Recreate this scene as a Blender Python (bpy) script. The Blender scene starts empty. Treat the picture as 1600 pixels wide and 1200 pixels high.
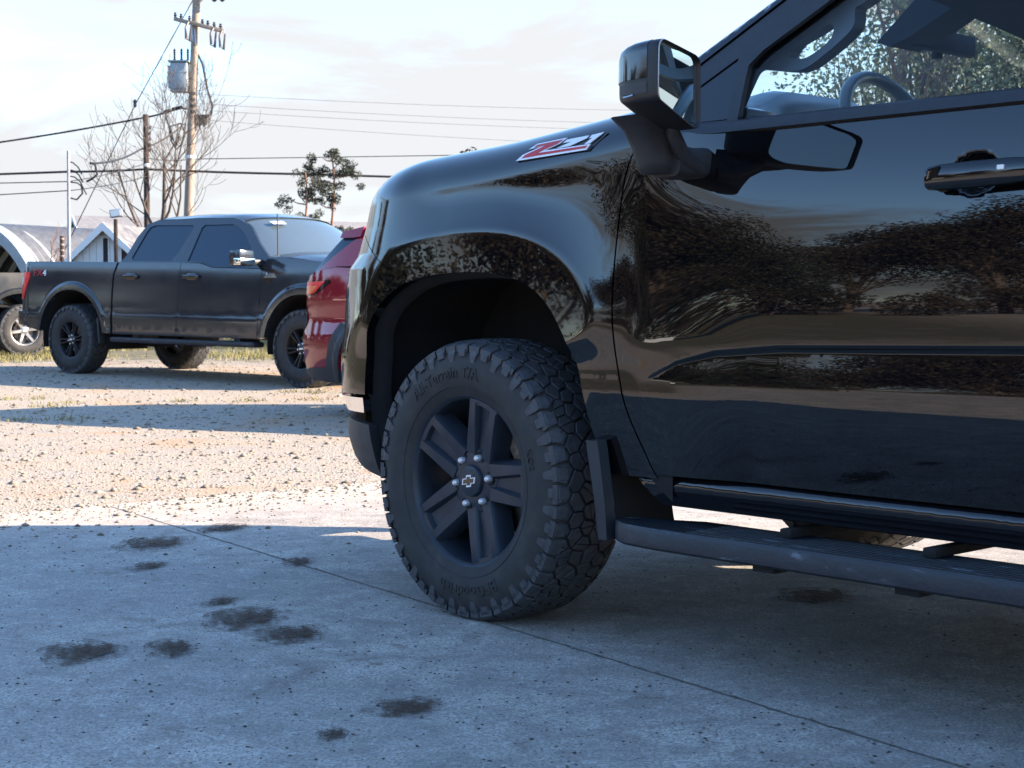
import bpy, bmesh, math, random
import numpy as np
from mathutils import Vector, Matrix
from mathutils.geometry import delaunay_2d_cdt

sc = bpy.context.scene
col = sc.collection
R = math.radians
rng = np.random.default_rng(7)
random.seed(7)

# ------------------------------------------------------------------ camera, sky, sun, exposure
EYE = 0.89
cd = bpy.data.cameras.new("camera")
cam = bpy.data.objects.new("camera", cd)
col.objects.link(cam)
cd.sensor_width = 36.0
cd.lens = 36.0 * 2450 / 1600
cd.clip_start = 0.05
cd.clip_end = 2000
cam.location = (0, 0, EYE)
cam.rotation_euler = (R(90) - math.atan2(124, 2450), 0, 0)
cd.dof.use_dof = True
cd.dof.focus_distance = 4.6
cd.dof.aperture_fstop = 14.0
sc.camera = cam

SUN_EL, SUN_AZ = R(24.0), R(91.5)          # azimuth clockwise from +Y
world = bpy.data.worlds.new("World")
sc.world = world
world.use_nodes = True
wn = world.node_tree
for n in list(wn.nodes):
    wn.nodes.remove(n)
def wnode(t, **k):
    n = wn.nodes.new(t)
    for a, b in k.items():
        setattr(n, a, b)
    return n
wl = wn.links.new
wo = wnode("ShaderNodeOutputWorld")
bg = wnode("ShaderNodeBackground")
sky = wnode("ShaderNodeTexSky", sky_type='NISHITA', sun_disc=False, sun_elevation=SUN_EL, sun_rotation=SUN_AZ,
            air_density=1.0, dust_density=.35, ozone_density=2.2)
tc = wnode("ShaderNodeTexCoord")
mp = wnode("ShaderNodeMapping")
mp.inputs['Scale'].default_value = (1.6, 1.6, 6.0)
mp.inputs['Location'].default_value = (0.35, 1.25, 0.4)
mp.inputs['Rotation'].default_value = (0.16, 0.12, 0.3)
nz = wnode("ShaderNodeTexNoise")
nz.inputs['Scale'].default_value = 2.4
nz.inputs['Detail'].default_value = 9.0
nz.inputs['Roughness'].default_value = 0.58
nz.inputs['Distortion'].default_value = 0.5
sx = wnode("ShaderNodeSeparateXYZ")
# cloud cover: a thick bright bank low down that breaks up with height
m1 = wnode("ShaderNodeMapRange"); m1.inputs[1].default_value = 0.09; m1.inputs[2].default_value = 0.36
m1.inputs[3].default_value = 0.25; m1.inputs[4].default_value = -0.30
ad = wnode("ShaderNodeMath", operation='ADD')
m2 = wnode("ShaderNodeMapRange", interpolation_type='SMOOTHSTEP'); m2.inputs[1].default_value = 0.46; m2.inputs[2].default_value = 0.74
mix = wnode("ShaderNodeMix", data_type='RGBA')
CLOUD = 1.62
SKY_STRENGTH = 0.15
mix.inputs['B'].default_value = (CLOUD * .98, CLOUD, CLOUD * 1.03, 1)
wl(tc.outputs['Generated'], mp.inputs['Vector']); wl(mp.outputs['Vector'], nz.inputs['Vector'])
wl(tc.outputs['Generated'], sx.inputs['Vector'])
wl(sx.outputs['Z'], m1.inputs['Value'])
wl(nz.outputs['Fac'], ad.inputs[0]); wl(m1.outputs['Result'], ad.inputs[1])
wl(ad.outputs['Value'], m2.inputs['Value'])
wl(m2.outputs['Result'], mix.inputs['Factor']); 
tint = wnode("ShaderNodeMix", data_type='RGBA', blend_type='MULTIPLY'); tint.inputs['Factor'].default_value = 1.0
tint.inputs['B'].default_value = (.76, .87, .96, 1)
wl(sky.outputs['Color'], tint.inputs['A']); wl(tint.outputs['Result'], mix.inputs['A'])
wl(mix.outputs['Result'], bg.inputs['Color']); bg.inputs['Strength'].default_value = SKY_STRENGTH
wl(bg.outputs['Background'], wo.inputs['Surface'])

sd = bpy.data.lights.new("sun", 'SUN')
sun = bpy.data.objects.new("sun", sd)
col.objects.link(sun)
sd.energy = 5.0
sd.angle = R(0.5)
sd.color = (1.0, 0.83, 0.65)
SUN_DIR = Vector((math.sin(SUN_AZ) * math.cos(SUN_EL), math.cos(SUN_AZ) * math.cos(SUN_EL), math.sin(SUN_EL)))
sun.rotation_euler = SUN_DIR.to_track_quat('Z', 'Y').to_euler()
sun.location = (30, 5, 30)

sc.view_settings.view_transform = 'Standard'
sc.view_settings.look = 'None'
sc.view_settings.gamma = 1.0
sc.view_settings.use_curve_mapping = False
sc.view_settings.exposure = 1.9
sc.cycles.use_denoising = True
sc.cycles.max_bounces = 8
sc.cycles.transparent_max_bounces = 24
sc.cycles.caustics_reflective = False
sc.cycles.caustics_refractive = False

# ------------------------------------------------------------------ materials
def mat(name, base=(.5, .5, .5), rough=.5, metal=0.0, ior=1.5, coat=0.0, spec=None, emit=None):
    m = bpy.data.materials.new(name)
    m.use_nodes = True
    b = m.node_tree.nodes['Principled BSDF']
    b.inputs['Base Color'].default_value = (*base, 1)
    b.inputs['Roughness'].default_value = rough
    b.inputs['Metallic'].default_value = metal
    b.inputs['IOR'].default_value = ior
    b.inputs['Coat Weight'].default_value = coat
    if spec is not None:
        b.inputs['Specular IOR Level'].default_value = spec
    return m

class NT:
    """small helper to add nodes to a material"""
    def __init__(s, m):
        s.m = m; s.t = m.node_tree; s.b = s.t.nodes['Principled BSDF']
        s.tc = s.t.nodes.new("ShaderNodeTexCoord")
    def n(s, t, **k):
        x = s.t.nodes.new(t)
        for a, b in k.items():
            setattr(x, a, b)
        return x
    def l(s, a, b): s.t.links.new(a, b)
    def noise(s, scale, detail=4, rough=.55, vec=None, dist=0.0, mapscale=None):
        x = s.n("ShaderNodeTexNoise")
        x.inputs['Scale'].default_value = scale; x.inputs['Detail'].default_value = detail
        x.inputs['Roughness'].default_value = rough; x.inputs['Distortion'].default_value = dist
        v = vec or s.tc.outputs['Object']
        if mapscale:
            mm = s.n("ShaderNodeMapping"); mm.inputs['Scale'].default_value = mapscale
            s.l(v, mm.inputs['Vector']); v = mm.outputs['Vector']
        s.l(v, x.inputs['Vector'])
        return x.outputs['Fac']
    def ramp(s, fac, stops):
        r = s.n("ShaderNodeValToRGB")
        e = r.color_ramp.elements
        while len(e) < len(stops): e.new(.5)
        for i, (p, c) in enumerate(stops):
            e[i].position = p
            e[i].color = (*c, 1) if isinstance(c, tuple) else (c, c, c, 1)
        s.l(fac, r.inputs['Fac'])
        return r.outputs['Color']
    def mixc(s, fac, a, b, mode='MIX'):
        x = s.n("ShaderNodeMix", data_type='RGBA', blend_type=mode)
        for k, v in (('Factor', fac), ('A', a), ('B', b)):
            if hasattr(v, 'is_linked') or hasattr(v, 'links'): s.l(v, x.inputs[k])
            elif isinstance(v, tuple): x.inputs[k].default_value = (*v, 1)
            else: x.inputs[k].default_value = v
        return x.outputs['Result']
    def math(s, op, a, b=0.0):
        x = s.n("ShaderNodeMath", operation=op)
        for i, v in ((0, a), (1, b)):
            if hasattr(v, 'links'): s.l(v, x.inputs[i])
            else: x.inputs[i].default_value = v
        return x.outputs['Value']
    def bump(s, h, strength=.4, dist=.01):
        x = s.n("ShaderNodeBump"); x.inputs['Strength'].default_value = strength; x.inputs['Distance'].default_value = dist
        s.l(h, x.inputs['Height']); s.l(x.outputs['Normal'], s.b.inputs['Normal'])
    def color(s, c): s.l(c, s.b.inputs['Base Color'])
    def rough(s, c): s.l(c, s.b.inputs['Roughness'])

def noisy(name, c1, c2, scale, rough=.7, bump=0.0, bscale=None, detail=4, mapscale=None, **k):
    m = mat(name, c1, rough, **k)
    t = NT(m)
    f = t.noise(scale, detail, mapscale=mapscale)
    t.color(t.ramp(f, [(.3, c1), (.7, c2)]))
    if bump:
        t.bump(t.noise(bscale or scale * 4, 5), bump, .01)
    return m

M = {}
# dirt film on the black paint: fine dust that dulls the gloss slightly
m = mat("black_paint", (.002, .0024, .0036), .02, ior=1.60)
t = NT(m)
d = t.noise(3.0, 5)
film = t.math('MULTIPLY', t.ramp(t.noise(420, 2, .5), [(.52, 0.0), (.66, 1.0)]), t.ramp(d, [(.35, .25), (.7, 1.0)]))
t.color(t.mixc(film, (.002, .0024, .0036), (.012, .011, .0105)))
t.rough(t.ramp(d, [(.35, .006), (.75, .022)]))
M['black_paint'] = m
M['black_satin'] = noisy("black_satin", (.012, .013, .016), (.02, .021, .025), 40, .42)
M['black_gloss'] = mat("black_gloss", (.006, .006, .008), .06, ior=1.6)
M['black_matte'] = noisy("black_matte", (.006, .006, .007), (.012, .012, .013), 12, .9)
M['plastic'] = noisy("grained_plastic", (.018, .018, .02), (.03, .03, .033), 30, .55, .15, 400)
M['mirror_black'] = noisy('mirror_black_plastic', (.007, .0075, .009), (.011, .0115, .013), 30, .5)
M['chrome'] = mat("chrome", (.8, .8, .82), .08, metal=1)
M['steel'] = noisy("steel", (.3, .29, .28), (.45, .43, .42), 20, .4, metal=1)
M['nut'] = mat('bright_lug_metal', (.75, .76, .78), .28, metal=.5)
M['rust_steel'] = noisy("rusty_steel", (.20, .13, .09), (.36, .30, .26), 30, .55, metal=.6)
M['mirror'] = mat("mirror_glass", (.8, .84, .84), .01, metal=1)
M['red_enamel'] = mat("red_enamel", (.50, .010, .014), .25)
M['silver_enamel'] = mat("silver_enamel", (.82, .83, .85), .3, metal=.15)
M['white_plate'] = mat("white_plate", (.75, .77, .78), .4)
M['red_lens'] = mat("red_lens", (.85, .04, .035), .2)
M['amber_lens'] = mat("orange_lens", (.9, .22, .08), .15)
M['clear_lens'] = mat("clear_lens", (.65, .67, .7), .06, metal=.4)
M['interior'] = noisy("interior_vinyl", (.16, .20, .23), (.19, .23, .26), 20, .35, .1, 300)
M['headliner'] = noisy("headliner_fabric", (.018, .022, .03), (.024, .028, .036), 50, .9)
M['trim_grey'] = noisy("pillar_trim_plastic", (.12, .145, .175), (.14, .165, .195), 30, .45)
M['gauge'] = mat("gauge_glass", (.3, .34, .36), .15)

def glass(name, tint, ior=1.5, rough=0.0):
    m = bpy.data.materials.new(name); m.use_nodes = True
    t = m.node_tree
    for n in list(t.nodes): t.nodes.remove(n)
    o = t.nodes.new("ShaderNodeOutputMaterial"); mx = t.nodes.new("ShaderNodeMixShader")
    tr = t.nodes.new("ShaderNodeBsdfTransparent"); gl = t.nodes.new("ShaderNodeBsdfGlossy"); fr = t.nodes.new("ShaderNodeFresnel")
    tr.inputs['Color'].default_value = (*tint, 1); gl.inputs['Roughness'].default_value = rough; fr.inputs['IOR'].default_value = ior
    t.links.new(fr.outputs[0], mx.inputs[0]); t.links.new(tr.outputs[0], mx.inputs[1]); t.links.new(gl.outputs[0], mx.inputs[2])
    t.links.new(mx.outputs[0], o.inputs['Surface'])
    return m
M['glass'] = glass("clear_glass", (.90, .965, .97), 1.35)
M['windshield'] = glass("windshield_glass", (.90, .965, .97), 1.4)
M['tinted'] = mat("tinted_glass", (.008, .024, .048), .02, ior=1.5)
M['screen_glass'] = mat("windscreen_glass", (.07, .095, .11), .03, ior=2.5)

m = mat("tyre_rubber", (.02, .02, .022), .75)
t = NT(m)
f = t.noise(14, 6, .6); f2 = t.noise(160, 3)
t.color(t.mixc(t.math('MULTIPLY', f2, .5), t.ramp(f, [(.3, (.018, .0175, .0175)), (.55, (.032, .030, .029)), (.75, (.066, .057, .050))]), (.03, .03, .03)))
t.bump(f2, .15, .004)
M['rubber'] = m
M['tread'] = noisy("tread_rubber", (.032, .034, .039), (.062, .064, .070), 35, .55, .2, 200)
M['wheel_dark'] = noisy("dark_wheel_paint", (.017, .023, .034), (.030, .038, .052), 12, .38, ior=1.42)
M['wheel_black'] = noisy("black_wheel_paint", (.012, .013, .016), (.02, .021, .024), 12, .4)
M['alloy'] = noisy("bright_alloy", (.30, .28, .26), (.40, .38, .36), 12, .3, metal=.7)

m = mat("step_rubber", (.03, .035, .045), .5)
t = NT(m)
f = t.noise(5, 6, .7, mapscale=(1.0, 9, 3), dist=1.5)
t.color(t.ramp(f, [(.42, (.008, .011, .017)), (.60, (.015, .020, .028)), (.67, (.09, .105, .13)), (.80, (.18, .20, .23))]))
t.bump(t.noise(120, 3), .25, .004)
M['step'] = m
M['flap'] = noisy('flap_rubber', (.012, .015, .020), (.020, .024, .031), 8, .5)

def paint(name, c1, c2, rough=.06, ior=1.7, metal=0.0):
    m = mat(name, c1, rough, metal, ior)
    t = NT(m)
    f = t.noise(900, 2)
    t.color(t.ramp(f, [(.4, c1), (.65, c2)]))
    t.rough(t.ramp(t.noise(2.5, 5), [(.35, rough), (.75, rough * 2.6)]))
    return m
M['charcoal_paint'] = paint("charcoal_paint", (.014, .018, .025), (.027, .033, .041), .07, 1.65)
M['silver_paint'] = paint("silver_grey_paint", (.006, .0055, .005), (.014, .0125, .011), .22, 1.5)
M['maroon_paint'] = paint("maroon_paint", (.20, .007, .020), (.30, .014, .028), .04, 1.7, .1)

# ------------------------------------------------------------------ object helpers
def link(o, parent=None):
    col.objects.link(o)
    if parent is not None:
        o.parent = parent
    return o

def tag(o, label=None, cat=None, group=None, kind=None):
    if label: o['label'] = label
    if cat: o['category'] = cat
    if group: o['group'] = group
    if kind: o['kind'] = kind
    return o

def empty(name, loc=(0, 0, 0), rot=(0, 0, 0), parent=None):
    o = bpy.data.objects.new(name, None)
    o.location = loc; o.rotation_euler = rot
    o.empty_display_size = .2
    return link(o, parent)

def mesh_obj(name, verts, faces, material, parent=None, angle=35, normals=None, smooth=True):
    me = bpy.data.meshes.new(name)
    me.from_pydata([tuple(map(float, v)) for v in verts], [], [tuple(map(int, f)) for f in faces])
    for mm in (material if isinstance(material, (list, tuple)) else [material]):
        me.materials.append(mm)
    if smooth and len(me.polygons):
        me.polygons.foreach_set('use_smooth', [True] * len(me.polygons))
        if normals is not None:
            me.normals_split_custom_set_from_vertices([tuple(map(float, n)) for n in normals])
        elif angle < 180:
            me.set_sharp_from_angle(angle=R(angle))
    me.update()
    return link(bpy.data.objects.new(name, me), parent)

def copy_tree(o, parent=None):
    c = o.copy()
    col.objects.link(c)
    c.parent = parent
    for ch in [x for x in KIDS.get(o.name, [])]:
        copy_tree(ch, c)
    return c
KIDS = {}
def index_kids(root):
    KIDS.clear()
    for o in col.objects:
        if o.parent is not None:
            KIDS.setdefault(o.parent.name, []).append(o)

class MB:
    """collects simple solids into one mesh"""
    def __init__(s): s.v = []; s.f = []; s.mi = []
    def add(s, v, f, mi=0):
        k = len(s.v); s.v.extend([tuple(p) for p in v]); s.f.extend([tuple(i + k for i in q) for q in f]); s.mi.extend([mi] * len(f))
        return s
    def box(s, c, size, rot=None, bev=0.0, mi=0):
        bm = bmesh.new(); bmesh.ops.create_cube(bm, size=1)
        bmesh.ops.scale(bm, vec=size, verts=bm.verts)
        if bev:
            bmesh.ops.bevel(bm, geom=bm.edges[:], offset=bev, segments=2, affect='EDGES', profile=.6)
        if rot is not None: bmesh.ops.rotate(bm, matrix=rot if isinstance(rot, Matrix) else Matrix.Rotation(rot, 3, 'Z'), verts=bm.verts)
        bmesh.ops.translate(bm, vec=c, verts=bm.verts)
        bm.verts.index_update()
        s.add([v.co[:] for v in bm.verts], [[v.index for v in f.verts] for f in bm.faces], mi); bm.free()
        return s
    def tube(s, pts, r, n=8, cap=True, mi=0, closed=False):
        pts = [Vector(p) for p in pts]; N = len(pts)
        rs = [r] * N if np.isscalar(r) else list(r)
        vs = []; fs = []
        up = None
        for i, p in enumerate(pts):
            if closed: d = pts[(i + 1) % N] - pts[i - 1]
            else: d = pts[min(i + 1, N - 1)] - pts[max(i - 1, 0)]
            d.normalize()
            if up is None:
                up = Vector((0, 0, 1)) if abs(d.z) < .9 else Vector((1, 0, 0))
            a = d.cross(up)
            if a.length < 1e-6: a = d.orthogonal()
            a.normalize(); up = a.cross(d).normalized(); b = up
            for j in range(n):
                t = 2 * math.pi * j / n
                vs.append(p + (a * math.cos(t) + b * math.sin(t)) * rs[i])
        for i in range(N if closed else N - 1):
            i2 = (i + 1) % N
            for j in range(n):
                fs.append((i * n + j, i * n + (j + 1) % n, i2 * n + (j + 1) % n, i2 * n + j))
        if cap and not closed:
            fs.append(tuple(range(n - 1, -1, -1))); fs.append(tuple((N - 1) * n + j for j in range(n)))
        return s.add(vs, fs, mi)
    def lathe(s, prof, n=48, axis='y', c=(0, 0, 0), mi=0, a0=0.0, a1=2 * math.pi):
        """prof: list of (radius, h) revolved about an axis"""
        full = abs(a1 - a0 - 2 * math.pi) < 1e-6
        m = n if full else n + 1
        vs = []; fs = []
        for i in range(m):
            t = a0 + (a1 - a0) * i / n
            for r, h in prof:
                if axis == 'y': p = (r * math.cos(t), h, r * math.sin(t))
                elif axis == 'z': p = (r * math.cos(t), r * math.sin(t), h)
                else: p = (h, r * math.cos(t), r * math.sin(t))
                vs.append((p[0] + c[0], p[1] + c[1], p[2] + c[2]))
        k = len(prof)
        for i in range(n):
            i2 = (i + 1) % m
            for j in range(k - 1):
                fs.append((i * k + j, i * k + j + 1, i2 * k + j + 1, i2 * k + j))
        return s.add(vs, fs, mi)
    def prism(s, poly, h0, h1, fn=None, mi=0):
        """2D polygon extruded between h0 and h1; fn(a,b,h) -> xyz"""
        fn = fn or (lambda a, b, h: (a, h, b))
        n = len(poly)
        vs = [fn(a, b, h0) for a, b in poly] + [fn(a, b, h1) for a, b in poly]
        fs = [tuple(range(n)), tuple(range(2 * n - 1, n - 1, -1))]
        fs += [(i, i + n, (i + 1) % n + n, (i + 1) % n) for i in range(n)]
        return s.add(vs, fs, mi)
    def grid(s, rows, mi=0):
        n = len(rows[0]); k = len(s.v)
        s.v.extend([tuple(p) for r in rows for p in r])
        for i in range(len(rows) - 1):
            for j in range(n - 1):
                s.f.append((k + i * n + j, k + i * n + j + 1, k + (i + 1) * n + j + 1, k + (i + 1) * n + j)); s.mi.append(mi)
        return s
    def build(s, name, material, parent=None, angle=35, smooth=True, fix=True):
        o = mesh_obj(name, s.v, s.f, material, parent, 180 if fix else angle, smooth=smooth)
        if len(set(s.mi)) > 1: o.data.polygons.foreach_set('material_index', s.mi)
        if fix:
            bm = bmesh.new(); bm.from_mesh(o.data)
            bmesh.ops.recalc_face_normals(bm, faces=bm.faces[:]); bm.to_mesh(o.data); bm.free()
            if smooth: o.data.set_sharp_from_angle(angle=R(angle))
        return o

def resample(poly, step, closed=True):
    out = []
    n = len(poly)
    for i in range(n if closed else n - 1):
        a = np.array(poly[i], float); b = np.array(poly[(i + 1) % n], float)
        k = max(1, int(math.ceil(np.linalg.norm(b - a) / step)))
        for j in range(k): out.append(tuple(a + (b - a) * j / k))
    if not closed: out.append(tuple(poly[-1]))
    return out

def smooth_line(pts, n=6):
    """Catmull-Rom through points"""
    P = [np.array(p, float) for p in pts]
    P = [2 * P[0] - P[1]] + P + [2 * P[-1] - P[-2]]
    out = []
    for i in range(1, len(P) - 2):
        for j in range(n):
            t = j / n
            a, b, c, d = P[i - 1], P[i], P[i + 1], P[i + 2]
            out.append(tuple(.5 * (2 * b + (c - a) * t + (2 * a - 5 * b + 4 * c - d) * t * t + (3 * b - a - 3 * c + d) * t ** 3)))
    out.append(tuple(P[-2]))
    return out

def inside(px, pz, poly):
    poly = np.asarray(poly); r = np.zeros(len(px), bool); n = len(poly); j = n - 1
    for i in range(n):
        xi, zi = poly[i]; xj, zj = poly[j]
        c = ((zi > pz) != (zj > pz))
        with np.errstate(divide='ignore', invalid='ignore'):
            c &= px < (xj - xi) * (pz - zi) / (zj - zi + 1e-15) + xi
        r ^= c; j = i
    return r

def dist_poly(px, pz, poly):
    poly = np.asarray(poly); d = np.full(len(px), 9e9); n = len(poly)
    for i in range(n):
        a = poly[i]; b = poly[(i + 1) % n]; ab = b - a; L = ab @ ab + 1e-12
        t = np.clip(((px - a[0]) * ab[0] + (pz - a[1]) * ab[1]) / L, 0, 1)
        d = np.minimum(d, np.hypot(px - a[0] - t * ab[0], pz - a[1] - t * ab[1]))
    return d

def panel(name, outline, f, material, parent, step=.03, holes=(), flange=.02, off=0.0, mirror=None, bstep=None, creases=()):
    """A sheet-metal panel: outline in (x,z), surface y=f(x,z) with +y inward, folded edge `flange` deep.
       mirror=W builds the opposite side of a vehicle W wide."""
    bstep = bstep or step * .7
    rings = [resample(outline, bstep)] + [resample(h, bstep) for h in holes]
    pts = []; edges = []
    for rg in rings:
        k = len(pts); n = len(rg)
        pts += rg; edges += [(k + i, k + (i + 1) % n) for i in range(n)]
    A = np.array(rings[0]); lo = A.min(0); hi = A.max(0)
    gx, gz = np.meshgrid(np.arange(lo[0] + step * .5, hi[0], step), np.arange(lo[1] + step * .5, hi[1], step))
    gx = gx.ravel() + rng.uniform(-.08, .08, gx.size) * step; gz = gz.ravel() + rng.uniform(-.08, .08, gz.size) * step
    ok = inside(gx, gz, rings[0])
    for rg in rings[1:]: ok &= ~inside(gx, gz, rg)
    gx, gz = gx[ok], gz[ok]
    dd = np.full(len(gx), 9e9)
    for rg in rings: dd = np.minimum(dd, dist_poly(gx, gz, rg))
    ok = dd > step * .45
    for cr_ in creases:
        C_ = np.array(resample(cr_, bstep, False)); cin = inside(C_[:, 0], C_[:, 1], rings[0])
        for rg in rings[1:]: cin &= ~inside(C_[:, 0], C_[:, 1], rg)
        db = np.full(len(C_), 9e9)
        for rg in rings: db = np.minimum(db, dist_poly(C_[:, 0], C_[:, 1], rg))
        cin &= db > bstep * .4
        last = None
        for i in range(len(C_)):
            if cin[i]:
                pts.append(tuple(C_[i]))
                if last == i - 1: edges.append((len(pts) - 2, len(pts) - 1))
                last = i
        for i in range(0, len(C_)):
            ok &= np.hypot(gx - C_[i, 0], gz - C_[i, 1]) > step * .35
    pts += list(zip(gx[ok], gz[ok]))
    V, E, F, *_ = delaunay_2d_cdt([Vector(p) for p in pts], edges, [], 0, 1e-6)
    P = np.array([(v.x, v.y) for v in V])
    T = np.array([list(q) for q in F])
    cen = P[T].mean(1)
    ok = inside(cen[:, 0], cen[:, 1], rings[0])
    for rg in rings[1:]: ok &= ~inside(cen[:, 0], cen[:, 1], rg)
    T = T[ok]
    x, z = P[:, 0], P[:, 1]
    e = .0015
    y = f(x, z) + off
    fx = (f(x + e, z) - f(x - e, z)) / (2 * e); fz = (f(x, z + e) - f(x, z - e)) / (2 * e)
    N = np.stack([fx, -np.ones_like(fx), fz], 1); N /= np.linalg.norm(N, axis=1)[:, None]
    # orient: outward is -y
    a, b, c = P[T[:, 0]], P[T[:, 1]], P[T[:, 2]]
    cr = (b[:, 0] - a[:, 0]) * (c[:, 1] - a[:, 1]) - (b[:, 1] - a[:, 1]) * (c[:, 0] - a[:, 0])
    T[cr < 0] = T[cr < 0][:, ::-1]
    verts = np.stack([x, y, z], 1); faces = [tuple(q) for q in T]
    norms = N
    if flange:
        cnt = {}
        for q in T:
            for i in range(3):
                k = (q[i], q[(i + 1) % 3]); cnt[k] = 1
        be = [k for k in cnt if (k[1], k[0]) not in cnt]
        vl = list(verts); nl = list(norms)
        idx = {}
        for a_, b_ in be:
            for q in (a_, b_):
                if q not in idx:
                    idx[q] = len(vl)
                    vl.append(verts[q]); vl.append(verts[q] + np.array([0, flange, 0])); nl.append(np.zeros(3)); nl.append(np.zeros(3))
        for a_, b_ in be:
            d = verts[b_] - verts[a_]; nn = np.array([d[2], 0, -d[0]]); nn /= np.linalg.norm(nn) + 1e-9
            for q in (a_, b_):
                nl[idx[q]] = nl[idx[q]] + nn; nl[idx[q] + 1] = nl[idx[q] + 1] + nn
            faces.append((idx[a_], idx[a_] + 1, idx[b_] + 1, idx[b_]))
        verts = np.array(vl); norms = np.array(nl); L = np.linalg.norm(norms, axis=1)[:, None]; norms = norms / np.maximum(L, 1e-9)
    if mirror is not None:
        verts = verts.copy(); norms = norms.copy()
        verts[:, 1] = mirror - verts[:, 1]; norms[:, 1] *= -1; faces = [q[::-1] for q in faces]
    return mesh_obj(name, verts, faces, material, parent, normals=norms)

def sst(a, b, v):
    t = np.clip((v - a) / (b - a), 0, 1); return t * t * (3 - 2 * t)
def smin(a, b, k):
    h = np.clip(.5 + .5 * (b - a) / k, 0, 1); return b * (1 - h) + a * h - k * h * (1 - h)
def smax(a, b, k): return -smin(-a, -b, k)

def text_mesh(body, size, extrude=.001, res=2):
    cu = bpy.data.curves.new("lettering", 'FONT')
    cu.body = body; cu.size = size; cu.extrude = extrude; cu.align_x = 'CENTER'; cu.align_y = 'CENTER'; cu.resolution_u = res
    o = bpy.data.objects.new("lettering", cu); col.objects.link(o)
    dg = bpy.context.evaluated_depsgraph_get()
    me = bpy.data.meshes.new_from_object(o.evaluated_get(dg))
    v = [tuple(p.co) for p in me.vertices]; f = [tuple(p.vertices) for p in me.polygons]
    bpy.data.objects.remove(o); bpy.data.meshes.remove(me); bpy.data.curves.remove(cu)
    return v, f

# ------------------------------------------------------------------ the ground
def ground_z(X, Y):
    return -.016 + .075 * sst(14.5, 20, Y) * sst(1.5, -5.0, X) + .06 * sst(22, 40, Y) * sst(-5, 1.5, X)

def axis(lim, fine, n):
    t = np.linspace(-1, 1, n); k = 5.2
    return np.sinh(t * k) / math.sinh(k) * lim
gxs = axis(900, 1, 121) - 2.0
gys = axis(900, 1, 121) + 12.0
rows = [[(x, y, float(ground_z(np.array(x), np.array(y)))) for x in gxs] for y in gys]
m = mat("gravel_ground", (.4, .36, .3), .95)
t = NT(m)
big = t.noise(.35, 5, .6); mid = t.noise(2.2, 5, .65); fine = t.noise(55, 3, .6)
vo = t.n("ShaderNodeTexVoronoi"); vo.inputs['Scale'].default_value = 80; t.l(t.tc.outputs['Object'], vo.inputs['Vector'])
stone = t.ramp(vo.outputs['Color'], [(.0, (.15, .13, .11)), (.5, (.31, .27, .23)), (1.0, (.50, .45, .39))])
dust = t.ramp(fine, [(.35, (.285, .235, .178)), (.65, (.43, .355, .27))])
soil = t.mixc(t.ramp(mid, [(.34, .15), (.56, .95)]), stone, dust)
rusty = t.mixc(t.ramp(t.noise(.8, 5, .62, dist=.6), [(.53, 0.0), (.66, .65)]), soil, (.40, .235, .125))
sep = t.n("ShaderNodeSeparateXYZ"); t.l(t.tc.outputs['Object'], sep.inputs['Vector'])
far = t.n("ShaderNodeMapRange"); far.inputs[1].default_value = 21; far.inputs[2].default_value = 25
t.l(t.math('ADD', sep.outputs['Y'], t.math('MULTIPLY', t.math('SUBTRACT', mid, .5), 9.0)), far.inputs['Value'])
left = t.n("ShaderNodeMapRange"); left.inputs[1].default_value = -9; left.inputs[2].default_value = -13
t.l(t.math('ADD', sep.outputs['X'], t.math('MULTIPLY', t.math('SUBTRACT', big, .5), 9.0)), left.inputs['Value'])
turf = t.ramp(t.noise(9, 4), [(.3, (.060, .062, .028)), (.55, (.115, .098, .050)), (.75, (.21, .17, .085))])
lane = t.n("ShaderNodeMapRange"); lane.inputs[1].default_value = -3.0; lane.inputs[2].default_value = 0.0
t.l(t.math('ADD', sep.outputs['Y'], t.math('MULTIPLY', t.math('SUBTRACT', mid, .5), 3.0)), lane.inputs['Value'])
gfac = t.math('MULTIPLY', t.math('MAXIMUM', far.outputs['Result'], t.math('MULTIPLY', left.outputs['Result'], lane.outputs['Result'])), t.ramp(t.noise(1.1, 4), [(.25, .6), (.5, 1.0)]))
t.color(t.mixc(gfac, rusty, turf))
t.bump(t.math('ADD', vo.outputs['Distance'], t.math('MULTIPLY', fine, .6)), .55, .012)
M['ground'] = m
g = MB(); g.grid(rows)
tag(g.build("ground", M['ground'], fix=False, angle=180), "pale sunlit gravel lot running back to yellowish grass", kind='structure')

# concrete apron of separate slabs with open joints
m = mat("concrete", (.36, .35, .34), .85)
t = NT(m)
b1 = t.noise(.9, 6, .62); b2 = t.noise(6.5, 6, .68, dist=.6); b3 = t.noise(140, 3, .6); b4 = t.noise(30, 4, .7)
c = t.ramp(b2, [(.36, (.34, .295, .247)), (.5, (.50, .437, .37)), (.62, (.65, .58, .50))])
c = t.mixc(t.ramp(b1, [(.35, .75), (.62, 0.0)]), c, (.30, .275, .25))
c = t.mixc(t.math('MULTIPLY', t.ramp(b3, [(.40, 1.0), (.54, 0.0)]), .75), c, (.15, .14, .13))
b5 = t.noise(60, 5, .72)
c = t.mixc(t.math('MULTIPLY', t.ramp(b5, [(.38, 1.0), (.53, 0.0)]), .70), c, (.20, .185, .17))
b6 = t.noise(24, 5, .75)
c = t.mixc(t.math('MULTIPLY', t.ramp(b6, [(.55, 0.0), (.70, 1.0)]), .55), c, (.66, .62, .57))
c = t.mixc(t.ramp(b4, [(.64, 0.0), (.71, .8)]), c, (.10, .075, .06))
c = t.mixc(t.ramp(t.noise(7.5, 6, .7, dist=.4), [(.62, 0.0), (.70, .75)]), c, (.17, .12, .085))
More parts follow.
